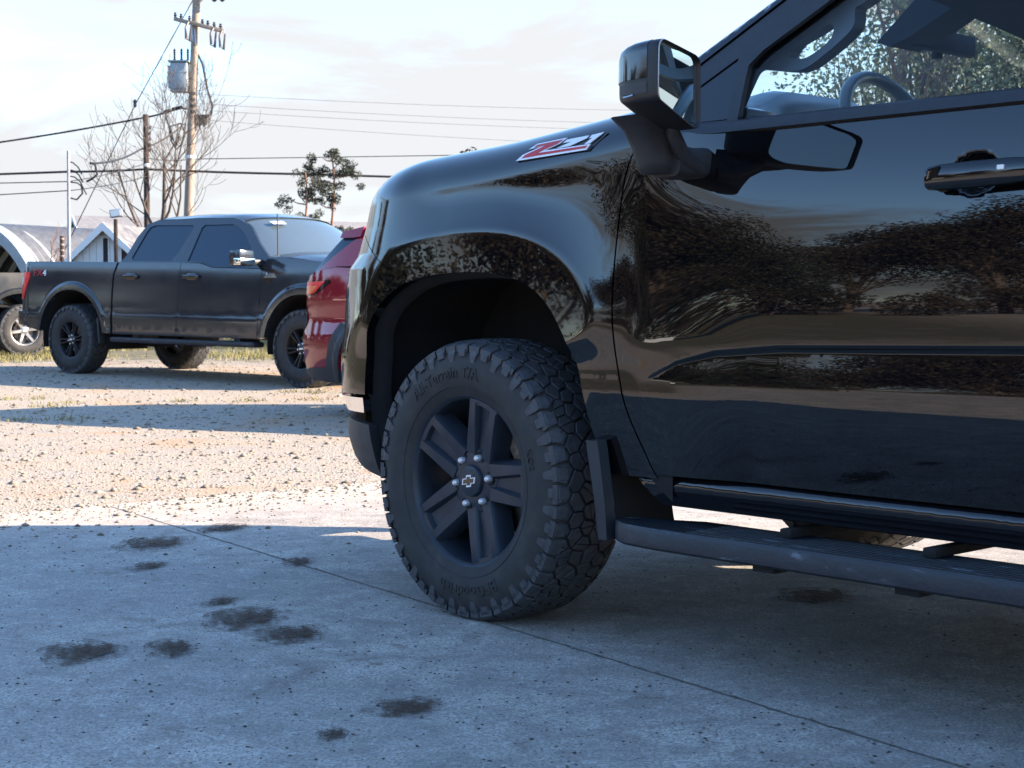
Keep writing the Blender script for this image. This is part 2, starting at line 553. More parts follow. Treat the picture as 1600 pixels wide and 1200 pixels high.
c = t.mixc(t.ramp(t.noise(2.6, 7, .75, dist=1.0), [(.57, 0.0), (.72, .8)]), c, (.15, .115, .09))
vd = t.n("ShaderNodeVectorMath", operation='DOT_PRODUCT'); vs_ = t.n("ShaderNodeVectorMath", operation='SUBTRACT')
vs_.inputs[1].default_value = (-1.81, 6.94, 0); vd.inputs[1].default_value = (.56, -.828, 0)
t.l(t.tc.outputs['Object'], vs_.inputs[0]); t.l(vs_.outputs[0], vd.inputs[0])
dm = t.n("ShaderNodeMapRange"); dm.inputs[1].default_value = .75; dm.inputs[2].default_value = -.05
t.l(t.math('ADD', vd.outputs['Value'], t.math('MULTIPLY', t.math('SUBTRACT', b2, .5), 1.1)), dm.inputs['Value'])
c = t.mixc(t.math('MULTIPLY', dm.outputs['Result'], .9), c, (.47, .39, .31))
t.color(c)
t.bump(t.math('ADD', t.math('MULTIPLY', b4, .8), b3), .45, .006)
M['concrete'] = m
PQ = np.array([-1.81, 6.94]); PU = np.array([.776, .631]); PV = np.array([.56, -.828])
pad = empty("concrete_pad")
tag(pad, "concrete apron in slabs under the near truck, mud stained and half in shade", kind='structure')
def slab(u0, u1, v0, v1):
    jag = lambda p, q, n, amp: [np.array(p) + (np.array(q) - np.array(p)) * i / n + rng.uniform(-amp, amp, 2) * (0 < i < n) for i in range(n)]
    cs = [PQ + PU * a + PV * b for a, b in ((u0, v0), (u1, v0), (u1, v1), (u0, v1))]
    n = 60
    ring = sum([jag(cs[i], cs[(i + 1) % 4], n, .0035) for i in range(4)], [])
    c0 = sum(cs) / 4
    inner = [p + (c0 - p) / np.linalg.norm(c0 - p) * .002 for p in ring]
    k = len(ring)
    vs = [(p[0], p[1], -.12) for p in ring] + [(p[0], p[1], -.006) for p in ring] + [(p[0], p[1], 0.0) for p in inner]
    fs = []
    for a in (0, 1):
        fs += [(a * k + i, a * k + (i + 1) % k, (a + 1) * k + (i + 1) % k, (a + 1) * k + i) for i in range(k)]
    fs.append(tuple(range(2 * k, 3 * k)))
    o = MB().add(vs, fs).build("slab", M['concrete'], pad, smooth=False)
JW = .0025
for iu in range(-2, 3):
    for iv in range(0, 3):
        slab(iu * 4.6 + JW, (iu + 1) * 4.6 - JW, iv * 4.92 + (JW if iv else 0), (iv + 1) * 4.92 - JW)

M['joint_dirt'] = noisy("joint_dirt", (.07, .06, .05), (.17, .145, .12), 30, .95)
def joint(p, q):
    n = int(np.linalg.norm(q - p) / .025); d_ = (q - p) / np.linalg.norm(q - p); w_ = np.array([-d_[1], d_[0]])
    vs = []
    for i in range(n + 1):
        c_ = p + (q - p) * i / n; c_ = c_ + w_ * rng.normal(0, .0012)
        for s in (-1, 1):
            e = c_ + w_ * s * (rng.uniform(.0022, .0052) + (.006 if rng.random() < .08 else 0)); vs.append((e[0], e[1], .0010))
    MB().add(vs, [(2 * i, 2 * i + 1, 2 * i + 3, 2 * i + 2) for i in range(n)]).build("joint_dirt", M['joint_dirt'], pad, smooth=False)
for iu in range(-1, 3): joint(PQ + PU * iu * 4.6 + PV * .02, PQ + PU * iu * 4.6 + PV * 14.7)
for iv in range(1, 3): joint(PQ + PV * iv * 4.92 - PU * 9.15, PQ + PV * iv * 4.92 + PU * 13.75)
# ------------------------------------------------------------------ wheels
def arc_text(body, size, r, ang, y, depth=.0018, spread=1.0):
    v, f = text_mesh(body, size, depth)
    out = []
    for x, h, d in v:
        a = ang - x * spread / r
        rr = r + h
        out.append((rr * math.cos(a), y(rr) - d - depth * .8, rr * math.sin(a)))
    return out, f

def clip_poly(poly, nx, ny, c):
    """keep nx*x+ny*y <= c"""
    out = []
    n = len(poly)
    for i in range(n):
        a = poly[i]; b = poly[(i + 1) % n]
        da = nx * a[0] + ny * a[1] - c; db = nx * b[0] + ny * b[1] - c
        if da <= 0: out.append(a)
        if da * db < 0:
            t = da / (da - db); out.append((a[0] + (b[0] - a[0]) * t, a[1] + (b[1] - a[1]) * t))
    return out

def tread_cells(Rt, W, pitches, seed=3):
    g = np.random.default_rng(seed)
    C = 2 * math.pi * Rt; p = C / pitches
    S = []
    rows = [(-.43, .0, .22), (-.26, .5, .45), (-.09, .1, .5), (.09, .6, .5), (.26, .15, .45), (.43, .6, .22)]
    for i in range(pitches):
        for v, o, jit in rows:
            S.append(((i + o + g.uniform(-jit, jit) * .5) * p, (v + g.uniform(-.035, .035) + (.02 if i % 2 else -.02)) * W))
    S = np.array(S)
    cells = []
    for k, (u, v) in enumerate(S):
        poly = [(u - 2.2 * p, -W * .5), (u + 2.2 * p, -W * .5), (u + 2.2 * p, W * .5), (u - 2.2 * p, W * .5)]
        du = (S[:, 0] - u + C / 2) % C - C / 2; dv = S[:, 1] - v
        dd = np.hypot(du, dv)
        for j in np.argsort(dd)[1:16]:
            nx, ny = du[j] / dd[j], dv[j] / dd[j]
            gr = .0040 if (j + k) % 4 else .0020
            poly = clip_poly(poly, nx, ny, nx * u + ny * v + dd[j] / 2 - gr)
            if not poly: break
        if len(poly) >= 3:
            if g.random() < .72:
                c0 = np.mean(poly, 0); an = g.uniform(-.7, .7) + (1.57 if g.random() < .35 else 0); nx, ny = math.cos(an), math.sin(an); cc = nx * c0[0] + ny * c0[1]
                for q in (clip_poly(poly, nx, ny, cc - .0011), clip_poly(poly, -nx, -ny, -cc - .0011)):
                    if len(q) >= 3: cells.append(q)
            else: cells.append(poly)
    return cells

def tyre(parent, Rt=.402, W=.275, rim_r=.245, pitches=38, letters=None, lugs=True, n=96, blocks=True, mats=None):
    """axis along y, outer face towards -y with the face plane at y=0"""
    s = Rt / .402
    base = Rt - .013
    prof = [(rim_r - .012, .03), (rim_r, .020), (rim_r + .012, .013), (rim_r + .03, .005), (rim_r + .06 * s, .000), (rim_r + .085 * s, .002), (rim_r + .108 * s, .009),
            (rim_r + .125 * s, .017), (base - .006, .026), (base, .040)]
    mid = [(base + .003, W * .5)]
    back = [(r, W - h) for r, h in reversed(prof)]
    prof = smooth_line(prof, 3) + mid + back
    mb = MB(); mb.lathe(prof, n)
    if letters:
        yf = lambda rr: float(np.interp(rr, [q[0] for q in prof[:30]], [q[1] for q in prof[:30]]))
        for body, size, r, ang, sp in letters:
            v, f = arc_text(body, size, r, ang, yf, spread=sp); mb.add(v, f)
        # thin raised ring above the rim
        mb.lathe([(rim_r + .022, yf(rim_r + .022)), (rim_r + .023, yf(rim_r + .023) - .002), (rim_r + .026, yf(rim_r + .026) - .002), (rim_r + .027, yf(rim_r + .027))], n)
    t = mb.build("tyre", M['rubber'], parent, angle=40)
    if not blocks: return t
    mb = MB(); Wt = W - .018
    for poly in tread_cells(Rt, Wt, pitches):
        c = np.mean(poly, 0)
        top = [c + (np.array(q) - c) * .93 for q in poly]
        def P(u, v, h):
            a = u / Rt
            rr = h - .018 * (abs(v) / (Wt / 2)) ** 4 * s
            return (rr * math.cos(a), W / 2 + v, rr * math.sin(a))
        k = len(poly)
        vs = [P(u, v, base - .004) for u, v in poly] + [P(u, v, Rt - .0016) for u, v in poly] + [P(u, v, Rt) for u, v in top]
        fs = [tuple(range(2 * k, 3 * k))]
        for a in (0, 1): fs += [(a * k + i, a * k + (i + 1) % k, (a + 1) * k + (i + 1) % k, (a + 1) * k + i) for i in range(k)]
        mb.add(vs, fs)
    # shoulder lugs that wrap over the sidewall, alternately long and short
    if lugs:
        for side in (0, 1):
            for i in range(pitches):
                a = 2 * math.pi * (i + (.5 if side else 0)) / pitches
                L = .050 if i % 2 else .034
                hw = .40 * 2 * math.pi / pitches
                prf = [(Rt - .004, .040), (Rt - .014 * s, .016), (Rt - .014 * s - L * .55, .0045), (Rt - .014 * s - L, .0035)]
                vs = []
                for (r, h) in prf:
                    w = hw * (.92 if r > Rt - .02 else (.80 if r > Rt - .03 - L * .6 else .55))
                    for da, dh in ((-w, .010), (-w * .85, 0), (w * .85, 0), (w, .010)):
                        hh = h + dh
                        vs.append((r * math.cos(a + da), hh if not side else W - hh, r * math.sin(a + da)))
                fs = []
                for q in range(3):
                    for j in range(3): fs.append((q * 4 + j, q * 4 + j + 1, q * 4 + j + 5, q * 4 + j + 4))
                fs.append((12, 13, 14, 15))
                mb.add(vs, fs)
    o = mb.build("tread_blocks", M['tread'], parent, smooth=False)
    o['kind'] = 'stuff'
    return t

def pol(r, a, y): return (r * math.cos(a), y, r * math.sin(a))

def spoke_solid(mb, a_in, r_in, w_in, y_in, a_out, r_out, w_out, y_out, depth=.05, bev=.006, mid=None):
    """tapered bevelled arm from hub to rim; angles in radians, widths in metres"""
    p0 = np.array([r_in * math.cos(a_in), r_in * math.sin(a_in)]); p1 = np.array([r_out * math.cos(a_out), r_out * math.sin(a_out)])
    d = (p1 - p0) / np.linalg.norm(p1 - p0); nrm = np.array([-d[1], d[0]])
    st = [(0, w_in, y_in), (.55, w_in * .35 + w_out * .65 if mid is None else mid, y_in + (y_out - y_in) * .62), (.93, w_out, y_out), (1, w_out * 1.25, y_out + .002)]
    vs = []; fs = []
    for t, w, y in st:
        c = p0 + (p1 - p0) * t
        for off, dy in ((-w / 2 - .006, depth), (-w / 2, bev * 1.6), (-w / 2 + bev, 0), (w / 2 - bev, 0), (w / 2, bev * 1.6), (w / 2 + .006, depth)):
            q = c + nrm * off
            vs.append((q[0], y + dy, q[1]))
    for i in range(len(st) - 1):
        for j in range(5): fs.append((i * 6 + j, i * 6 + j + 1, i * 6 + 7 + j, i * 6 + 6 + j))
    fs.append((0, 1, 2, 3, 4, 5)); k = (len(st) - 1) * 6; fs.append((k + 5, k + 4, k + 3, k + 2, k + 1, k))
    mb.add(vs, fs)

BOW = [(-1, -.28), (-.82, .28), (-.32, .28), (-.24, .56), (.42, .56), (.34, .28), (1.0, .28), (.82, -.28), (.32, -.28), (.24, -.56), (-.42, -.56), (-.34, -.28)]

def truck_wheel(parent):
    tyre(parent, letters=[("All-Terrain T/A", .046, .308, R(104), 1.05), ("BFGoodrich", .046, .308, R(-84), 1.12), ("KO2", .030, .300, R(16), 1.0)], pitches=48, n=128)
    # barrel and lip
    mb = MB()
    mb.lathe([(.233, .17), (.228, .10), (.229, .05), (.232, .034), (.236, .026), (.243, .021), (.2475, .023), (.2475, .032), (.240, .040), (.236, .20), (.20, .20)], 96)
    # hub disc
    mb.lathe([(.0, .045), (.044, .045), (.052, .043), (.090, .052), (.100, .066), (.100, .10), (0, .10)], 64)
    for k in range(5):
        a = R(73 + 72 * k)
        for s in (-1, 1):
            spoke_solid(mb, a + s * R(24.5), .080, .050, .046, a + s * R(11.2), .2335, .037, .026, depth=.065, bev=.007)
        # recessed web between the two arms of a pair
        vs = []
        for r, w, y in ((.075, .07, .056), (.15, .080, .053), (.20, .086, .048), (.234, .092, .040)):
            for off in (-.5, .5):
                p = np.array([r * math.cos(a), r * math.sin(a)]) + np.array([-math.sin(a), math.cos(a)]) * off * w
                vs.append((p[0], y, p[1]))
        mb.add(vs, [(0, 1, 3, 2), (2, 3, 5, 4)] if k == 4 else [(0, 1, 3, 2), (2, 3, 5, 4), (4, 5, 7, 6)])
        # bridge at the rim joining the pair
        vs = []
        for i in range(9):
            b = a + R(-13 + 26 * i / 8)
            vs += [pol(.217, b, .042), pol(.221, b, .029), pol(.240, b, .027), pol(.240, b, .06)]
        mb.add(vs, [(i * 4 + j, i * 4 + j + 1, i * 4 + j + 5, i * 4 + j + 4) for i in range(8) for j in range(3)])
    mb.build("rim", M['wheel_dark'], parent, angle=28)
    for k in range(6):
        a = R(9 + 60 * k)
        mb = MB(); c = pol(.0705, a, 0)
        mb.lathe([(0, .031), (.006, .032), (.0092, .036), (.0098, .044), (.0098, .060)], 12, c=c)
        o = mb.build("lug_nut", M['nut'], parent)
        mb = MB(); mb.lathe([(.0125, .0475), (.019, .0455), (.0195, .06)], 20, c=c)
        o = mb.build("lug_recess", M['black_matte'], parent)
    mb = MB(); mb.lathe([(0, .030), (.030, .0305), (.0425, .034), (.0455, .039), (.0455, .05)], 48)
    mb.build("centre_cap", M['wheel_dark'], parent)
    cs, sn = math.cos(R(9)), math.sin(R(9))
    for nm, sc_, y, mt in (("badge_outline", 1.0, .0285, 'silver_enamel'), ("badge_fill", .72, .0278, 'black_gloss')):
        mb = MB()
        pts = [(a * .030 * (sc_ if abs(a) < .5 or sc_ == 1 else sc_ * 1.14), b * .030 * sc_) for a, b in BOW]
        mb.prism([(a * cs - b * sn, a * sn + b * cs) for a, b in pts], y, y + .004)
        mb.build(nm, M[mt], parent, smooth=False)
    mb = MB(); mb.lathe([(.065, .125), (.165, .125), (.165, .15), (.065, .15)], 48)
    mb.build("brake_disc", M['steel'], parent)
    mb = MB()
    for a0 in (-14, -6, 2):
        mb.box(pol(.155, R(a0 + 40), .13), (.05, .06, .05), Matrix.Rotation(-R(a0 + 40), 3, 'Y'), .008)
    mb.build("brake_caliper", M['rust_steel'], parent)

# ------------------------------------------------------------------ the near black pickup: x rearward from the front axle, y inward, z up
TW = 2.03
truck = empty("black_pickup_truck", (-.1476, 4.39, 0), (0, 0, R(-48)))
tag(truck, "large gloss black pickup truck nearest the camera, with Z71 badge and all terrain tyres", "pickup truck")

ZT = np.linspace(.2, 1.9, 681)
def integ(zs, ts):
    tn = np.tan(np.radians(np.interp(ZT, zs, ts)))
    y = np.concatenate([[0], np.cumsum((tn[1:] + tn[:-1]) / 2 * np.diff(ZT))])
    return y - np.interp(.9, ZT, y)
YD_T = integ([.3, .46, .55, .62, .66, .69, .71, .80, .86, .90, 1.0, 1.10, 1.18, 1.25, 1.32, 1.6], [-20, -15, -11, -7, -4.2, -2.8, -2.0, -1.6, -.8, .0, 2.5, 5.5, 9, 12, 14, 16])
YF_T = integ([.3, .46, .55, .60, .65, .70, .78, .90, 1.0, 1.10, 1.18, 1.22, 1.25, 1.32, 1.6], [-18, -14, -11, -8, -4, .2, 2.0, 2.6, 3.0, 3.3, 3.4, 3.2, 4, 6, 8])
ZTOP = np.array(smooth_line([(-1.0, 1.18), (-.92, 1.235), (-.86, 1.262), (-.76, 1.292), (-.65, 1.310), (-.5, 1.327), (-.3, 1.341), (0, 1.358), (.2, 1.376), (.5, 1.407), (.72, 1.432), (.8, 1.46), (.95, 1.75), (1.2, 3.0)], 8))
XT = ([.30, .363, .406, .478, .576, .62, .74, .84, .94, 1.0, 1.04, 1.125, 1.2, 1.32], [-.45, -.48, -.55, -.59, -.585, -.62, -.62, -.615, -.61, -.60, -.555, -.52, -.50, -.47])
SC_T = ([.66, .694, .779, .901, 1.093, 1.734], [.705, .708, .752, .781, .797, .808])
SC_B = ([.66, .694, .9, 1.27, 1.74], [.703, .704, .697, .701, .704])
def fside(x, z):
    x = np.asarray(x, float); z = np.asarray(z, float)
    w = sst(.60, 1.08, x); w = w + (1 - w) * sst(.82, .68, z)
    yd = .035 + (1 - w) * np.interp(z, ZT, YF_T) + w * np.interp(z, ZT, YD_T)
    dx = x - .02; dz = np.maximum(z - .45, 0)
    rho = (np.abs(dx / .541) ** 2.6 + (dz / .607) ** 2.6 + 1e-9) ** (1 / 2.6)
    s = (rho - 1) * .575
    k = .54 - .285 * sst(.15, .62, dx) - .25 * sst(.12, .4, -dx)
    g = np.where(s > 0, .1 * (1 - np.exp(-k * np.maximum(s, 0) / .1)), k * s)
    low = sst(.72, .9, z)
    y = smin(yd, g * low + (1 - low) * np.minimum(.035, .022 + .08 * np.maximum(x - .5, 0)), .006)
    y = yd + (y - yd) * (1 - sst(.74, 1.02, x))
    fl = .0012 + .040 * np.maximum(z - .66, 0) * (z < 1.3)
    y = smax(fl, y, .004)
    y = y + .115 * np.maximum(.665 - z, 0) * (1 - sst(.55, 1.25, x)) * sst(.40, .52, x)
    # scallop along the lower door
    zt = np.interp(x, *SC_T); zb = np.interp(x, *SC_B); h = np.maximum(zt - zb, 1e-4)
    v = (zt - z) / h
    amp = .0135 * np.minimum(h / .1, 1)
    y = y + np.where((v > 0) & (v < 1), amp * sst(0, .20, v) * np.clip(1 - v, 0, 1) ** 1.15, 0)
    # nose: plan curve of the front corner
    x0 = np.interp(z, *XT) + .20
    u = np.maximum(x0 - x, 0)
    y = y + .12 * (u / .333) ** 2.5
    # shoulder rolling over to the bonnet top
    d = np.interp(x, ZTOP[:, 0], ZTOP[:, 1]) - z
    q = np.clip((.135 - d) / .135, 0, .99995)
    y = y + .19 * (1 - np.sqrt(1 - q ** 2.2))
    return y
def ztop(x): return float(np.interp(x, ZTOP[:, 0], ZTOP[:, 1]))

SCX = np.linspace(.70, 1.82, 120)
def scal_line(v): return [(x, float(np.interp(x, *SC_T) - v * (np.interp(x, *SC_T) - np.interp(x, *SC_B)))) for x in SCX]
SCAL = [scal_line(v) for v in (-.012, .04, .085, .13, .20, .985)]
def flare_line(k): return [(.02 + k * .541 * math.copysign(abs(math.cos(t)) ** (2 / 2.6), math.cos(t)), .45 + k * .607 * abs(math.sin(t)) ** (2 / 2.6)) for t in np.linspace(R(12), R(165), 150)]
FLAR = [flare_line(k) for k in (.985, .995, 1.005, 1.015)]
GAP = smooth_line([(.672, 1.338), (.634, 1.299), (.603, 1.248), (.589, 1.2), (.582, 1.15), (.574, 1.05), (.572, .95), (.575, .87), (.583, .766), (.595, .70), (.613, .626), (.644, .556), (.684, .483), (.705, .455)], 4)
ARCH = smooth_line([(-.405, .37), (-.44, .45), (-.468, .55), (-.474, .64), (-.462, .741), (-.438, .82), (-.393, .88), (-.324, .926), (-.244, .957), (-.143, .974), (.007, .981), (.124, .975), (.228, .955), (.297, .927), (.354, .883), (.395, .833), (.427, .784), (.451, .73), (.470, .657), (.488, .59), (.508, .53), (.53, .455)], 4)
iA = min(range(len(ARCH)), key=lambda i: abs(ARCH[i][0] + .253) + (9 if ARCH[i][1] < .9 else 0))
gl_ = [(x - .0025, z) for x, z in GAP]
top_line = [(x, ztop(x) - .0004) for x in np.linspace(.70, -.86, 60)]
HL = [(-.86, 1.212), (-.70, 1.222), (-.615, 1.205), (-.600, 1.112)]
SEAM = [(-.600, 1.112), (-.545, 1.098), (-.47, 1.062), (-.36, 1.005), ARCH[iA]]
fen = [(.53, .455)] + gl_[::-1] + top_line + HL[:-1] + SEAM[:-1] + ARCH[iA:-1]
o = panel("front_fender", fen, fside, M['black_paint'], truck, step=.0085, flange=.03, bstep=.009, creases=FLAR)
bum = [(p[0] - .003, p[1] - .003) for p in SEAM] + ARCH[:iA][::-1]
iB = min(range(iA), key=lambda i: abs(ARCH[i][1] - .615))
bum = [(a - .002, b - .002) for a, b in SEAM[:-1]] + ARCH[iB:iA + 1][::-1] + [(-.86, .615), (-.86, 1.10)]
panel("front_bumper", bum, fside, M['black_paint'], truck, step=.011, flange=.03)
iC = min(range(iA), key=lambda i: abs(ARCH[i][1] - .56))
lip = ARCH[:iC] + [(-.44, .555)]
panel("bumper_chin", [(-.86, .42), (-.405, .37)] + ARCH[1:iC] + [(-.86, .555)], fside, M['plastic'], truck, step=.02, flange=.03, off=.004)
panel("fog_lamp_bezel", [(-.86, .607), (-.86, .565), (-.475, .562), (-.478, .607)], fside, M['chrome'], truck, step=.012, flange=.03, off=-.006)
panel("headlight", [(-.86, 1.207), (-.70, 1.217), (-.618, 1.20), (-.605, 1.116), (-.86, 1.105)], fside, M['clear_lens'], truck, step=.012, flange=.02, off=.002)
# black arch lip running round the wheel opening
mb = MB()
aw = [(x, z) for x, z in ARCH]
rows = []
for off, dy in ((.004, .022), (.002, .045), (-.012, .06), (-.016, .09)):
    rr = []
    for i, (x, z) in enumerate(aw):
        a = np.array(aw[max(i - 1, 0)]); b = np.array(aw[min(i + 1, len(aw) - 1)]); d = (b - a) / np.linalg.norm(b - a)
        n_ = np.array([d[1], -d[0]])
        p = np.array([x, z]) - n_ * off
        rr.append((p[0], float(fside(x, z)) + dy, p[1]))
    rows.append(rr)
mb.grid(rows); mb.build("arch_lip", M['black_matte'], truck, angle=60)
# wheel well liner with ribs
mb = MB(); rows = []
for y in (.07, .25, .45, .62):
    rr = []
    for i, (x, z) in enumerate(aw):
        c = np.array([.02, .5]); p = np.array([x, z]); d = (p - c) / np.linalg.norm(p - c)
        k = .03 + (.012 if (i // 5) % 2 else 0)
        q = p + d * k; rr.append((q[0], y, q[1]))
    rows.append(rr)
mb.grid(rows); n0 = len(aw)
mb.add([(r_[0], .62, r_[2]) for r_ in rows[-1]] + [(0.02, .62, .45)], [(i, i + 1, n0) for i in range(n0 - 1)])
mb.build("wheel_well_liner", M['black_matte'], truck, angle=60)
mb = MB(); mb.tube([(.05, .45, .40), (.08, .42, .75), (.10, .40, .95)], .045, 12); mb.tube([(0, .3, .39), (0, 1.0, .42)], .04, 10); mb.tube([(-.25, .65, .34), (0, .3, .30), (.3, .7, .34)], .03, 8)
mb.build("front_suspension", M['rust_steel'], truck)

# front door: lower skin, with the recess behind its handle
dgap = [(x + .0028, z) for x, z in GAP]
door = [(x, z) for x, z in dgap if .466 < z < 1.333] + [(.708, .466), (1.803, .466), (1.803, 1.300), (.812, 1.306), (.74, 1.316)]
CUP = [(1.587, 1.160), .062, .047]
def fdoor(x, z):
    y = fside(x, z)
    d = np.sqrt(((x - CUP[0][0]) / CUP[1]) ** 2 + ((z - CUP[0][1]) / CUP[2]) ** 2)
    return y + .030 * sst(1.0, .55, d)
panel("front_door", door, fdoor, M['black_paint'], truck, step=.0085, flange=.025, bstep=.009, creases=SCAL)
rk = [(.655, .46), (.60, .452), (.72, .388), (4.9, .388), (4.9, .460)]
def frock(x, z): return .062 + .35 * np.maximum(.43 - z, 0) + .028 * sst(.448, .462, z) - .02 * sst(.6, 1.1, np.asarray(x, float)) * 0
panel("rocker_panel", [(.62, .46), (.70, .388), (2.86, .388), (2.86, .460)], frock, M['black_gloss'], truck, step=.015, flange=.06)

def frock2(x, z): return .062 + .3 * np.maximum(.40 - z, 0)
panel("rocker_panel", [(.62, .46), (.70, .325), (2.86, .325), (2.86, .460)], frock2, M['black_gloss'], truck, step=.08, flange=.06, mirror=TW)  # far rocker shaped deeper than the near one to block sun underneath
# door handle
mb = MB()
prof = [(1.497, .020), (1.502, .024), (1.53, .027), (1.60, .028), (1.69, .027), (1.752, .022)]
rows = []
for j in range(13):
    t = 2 * math.pi * j / 12
    rr = []
    for x, h in prof:
        c = 1.152 + .006 * (x - 1.5) / .25
        e = 1 if 1.51 < x < 1.74 else .6
        ct, st = math.cos(t), math.sin(t)
        rr.append((x, float(fside(1.6, 1.15)) - .036 + .016 * e * ct, c + h * abs(st) ** .7 * (1 if st > 0 else -1)))
    rows.append(rr)
mb.grid(rows)
for x in (1.506, 1.735): mb.box((x, float(fside(1.6, 1.15)) - .008, 1.152), (.03, .05, .04), bev=.006)
h = mb.build("door_handle", M['black_paint'], truck)
yh = float(fside(1.6, 1.15)) - .0525
mb = MB(); mb.prism([(1.502, 1.146), (1.510, 1.170), (1.536, 1.175), (1.533, 1.155)], yh + .0, yh + .01); mb.build("handle_end_chrome", M['black_gloss'], h, smooth=False)
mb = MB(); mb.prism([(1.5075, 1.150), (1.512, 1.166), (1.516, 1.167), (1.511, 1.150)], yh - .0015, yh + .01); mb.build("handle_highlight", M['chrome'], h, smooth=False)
mb = MB(); mb.box((1.677, yh + .002, 1.164), (.016, .006, .010), bev=.002); mb.build("lock_button", M['white_plate'], h)
mb = MB(); mb.lathe([(0, 0), (.008, 0), (.009, .004), (.009, .02)], 20, c=(1.741, yh + .002, 1.158)); mb.build("key_cylinder", M['chrome'], h)

# greenhouse
def fg(x, z): return .075 + .445 * (np.asarray(z, float) - 1.31) + 0 * np.asarray(x, float)
panel("a_pillar", [(.53, 1.398), (.735, 1.517), (.923, 1.629), (1.15, 1.762), (1.36, 1.872), (1.40, 1.866), (1.20, 1.772), (.956, 1.622), (.758, 1.494), (.62, 1.40)], lambda x, z: fg(x, z) + .03 * sst(.0, .03, (z - 1.517) - .595 * (x - .735) + .012), M['black_paint'], truck, step=.015, flange=.06)
GLS = [(.926, 1.324), (.915, 1.402), (.908, 1.467), (.940, 1.500), (1.094, 1.597), (1.25, 1.698), (1.36, 1.762), (1.48, 1.80), (1.72, 1.815), (1.742, 1.79), (1.742, 1.324)]
SAIL = [(.760, 1.424), (.868, 1.490), (.892, 1.332), (.76, 1.332)]
panel("door_window_frame", [(.70, 1.327), (.70, 1.452), (.764, 1.491), (.960, 1.617), (1.20, 1.765), (1.38, 1.850), (1.5, 1.878), (1.803, 1.885), (1.803, 1.327)], fg, M['black_satin'], truck, step=.03, holes=(GLS, SAIL), flange=.018, off=.004)
panel("sail_panel", [(.763, 1.422), (.865, 1.486), (.889, 1.335), (.763, 1.335)], fg, M['black_gloss'], truck, step=.03, flange=.012, off=.008)
panel("door_window", [(a, b - (.02 if b < 1.33 else 0)) for a, b in GLS], fg, M['glass'], truck, step=.08, flange=0, off=.020)
mb = MB(); rows = []
for z, dy in ((1.296, .012), (1.301, -.004), (1.322, -.003), (1.331, .006), (1.331, .03)):
    rows.append([(x, float(fside(x, 1.30)) * (1 - .0) * 0 + .075 + .445 * (z - 1.31) + dy, z + .012 * sst(.85, .72, x)) for x in np.linspace(.70, 2.87, 44)])
mb.grid(rows); mb.build("belt_moulding", M['black_satin'], truck, angle=40)

# wing mirror
RIM = [(-.282, 1.340), (-.283, 1.350), (-.283, 1.388), (-.280, 1.452), (-.268, 1.470), (-.255, 1.473), (-.075, 1.462), (-.055, 1.448), (-.052, 1.312), (-.062, 1.300), (-.095, 1.297), (-.115, 1.303)]
def mpt(y, z, d):
    """d: metres forward of the glass plane; the plane is turned inward"""
    x = 1.008 + (y + .28) * -.34 - d
    return (x, y, z)
def round_corners(poly, r):
    out = []; n = len(poly)
    for i in range(n):
        p, q, s = (np.array(poly[(i + k) % n], float) for k in (-1, 0, 1))
        a_ = (p - q); b_ = (s - q); la, lb = np.linalg.norm(a_), np.linalg.norm(b_)
        ra, rb = min(r, la * .42), min(r, lb * .42)
        A_, B_ = q + a_ / la * ra, q + b_ / lb * rb
        for t in (0, .25, .5, .75, 1): out.append(tuple((1 - t) ** 2 * A_ + 2 * t * (1 - t) * q + t * t * B_))
    return out
RIM = round_corners([(-.283, 1.340), (-.2835, 1.388), (-.281, 1.462), (-.255, 1.474), (-.075, 1.463), (-.054, 1.452), (-.051, 1.308), (-.066, 1.298), (-.098, 1.296)], .016)
cy, cz = -.165, 1.39
def ring(k, d, sh=(0, 0)): return [mpt(cy + (y - cy) * k + sh[0], cz + (z - cz) * k + sh[1], d) for y, z in RIM]
mb = MB()
rings = [ring(.94, .010), ring(.965, .001), ring(1.0, -.002), ring(1.013, .002), ring(1.022, .016), ring(1.022, .045), ring(1.008, .072), ring(.97, .098, (.002, 0)), ring(.90, .120, (.004, 0)), ring(.78, .138, (.010, 0)), ring(.60, .150, (.014, 0)), ring(.35, .156, (.016, 0)), ring(.12, .158, (.016, 0))]
n_ = len(RIM); vs = sum(rings, [])
fs = [(a * n_ + i, a * n_ + (i + 1) % n_, (a + 1) * n_ + (i + 1) % n_, (a + 1) * n_ + i) for a in range(len(rings) - 1) for i in range(n_)]
fs.append(tuple((len(rings) - 1) * n_ + i for i in range(n_)))
mb.add(vs, fs)
mir = mb.build("wing_mirror", M['mirror_black'], truck, angle=60)
mb = MB(); mb.add(ring(.945, .008), [tuple(range(n_))]); mb.build("mirror_glass", M['mirror'], mir, smooth=False)
mb = MB()
outer = [i for i in range(n_)]
capr = [ring(1.030, .030), ring(1.030, .047), ring(1.016, .074), ring(.978, .100, (.002, 0)), ring(.908, .1225, (.004, 0)), ring(.788, .1405, (.010, 0)), ring(.608, .1525, (.014, 0)), ring(.36, .1585, (.016, 0))]
def patch(nm, sel, rs, mt):
    m_ = len(sel); vs = sum([[r_[i] for i in sel] for r_ in rs], [])
    fs = [(a_ * m_ + i, a_ * m_ + i + 1, (a_ + 1) * m_ + i + 1, (a_ + 1) * m_ + i) for a_ in range(len(rs) - 1) for i in range(m_ - 1)]
    MB().add(vs, fs).build(nm, M[mt], mir, angle=60)
patch("mirror_cap", [i for i in range(n_) if RIM[i][1] >= 1.3875 and RIM[i][0] < -.062], capr, 'black_gloss')
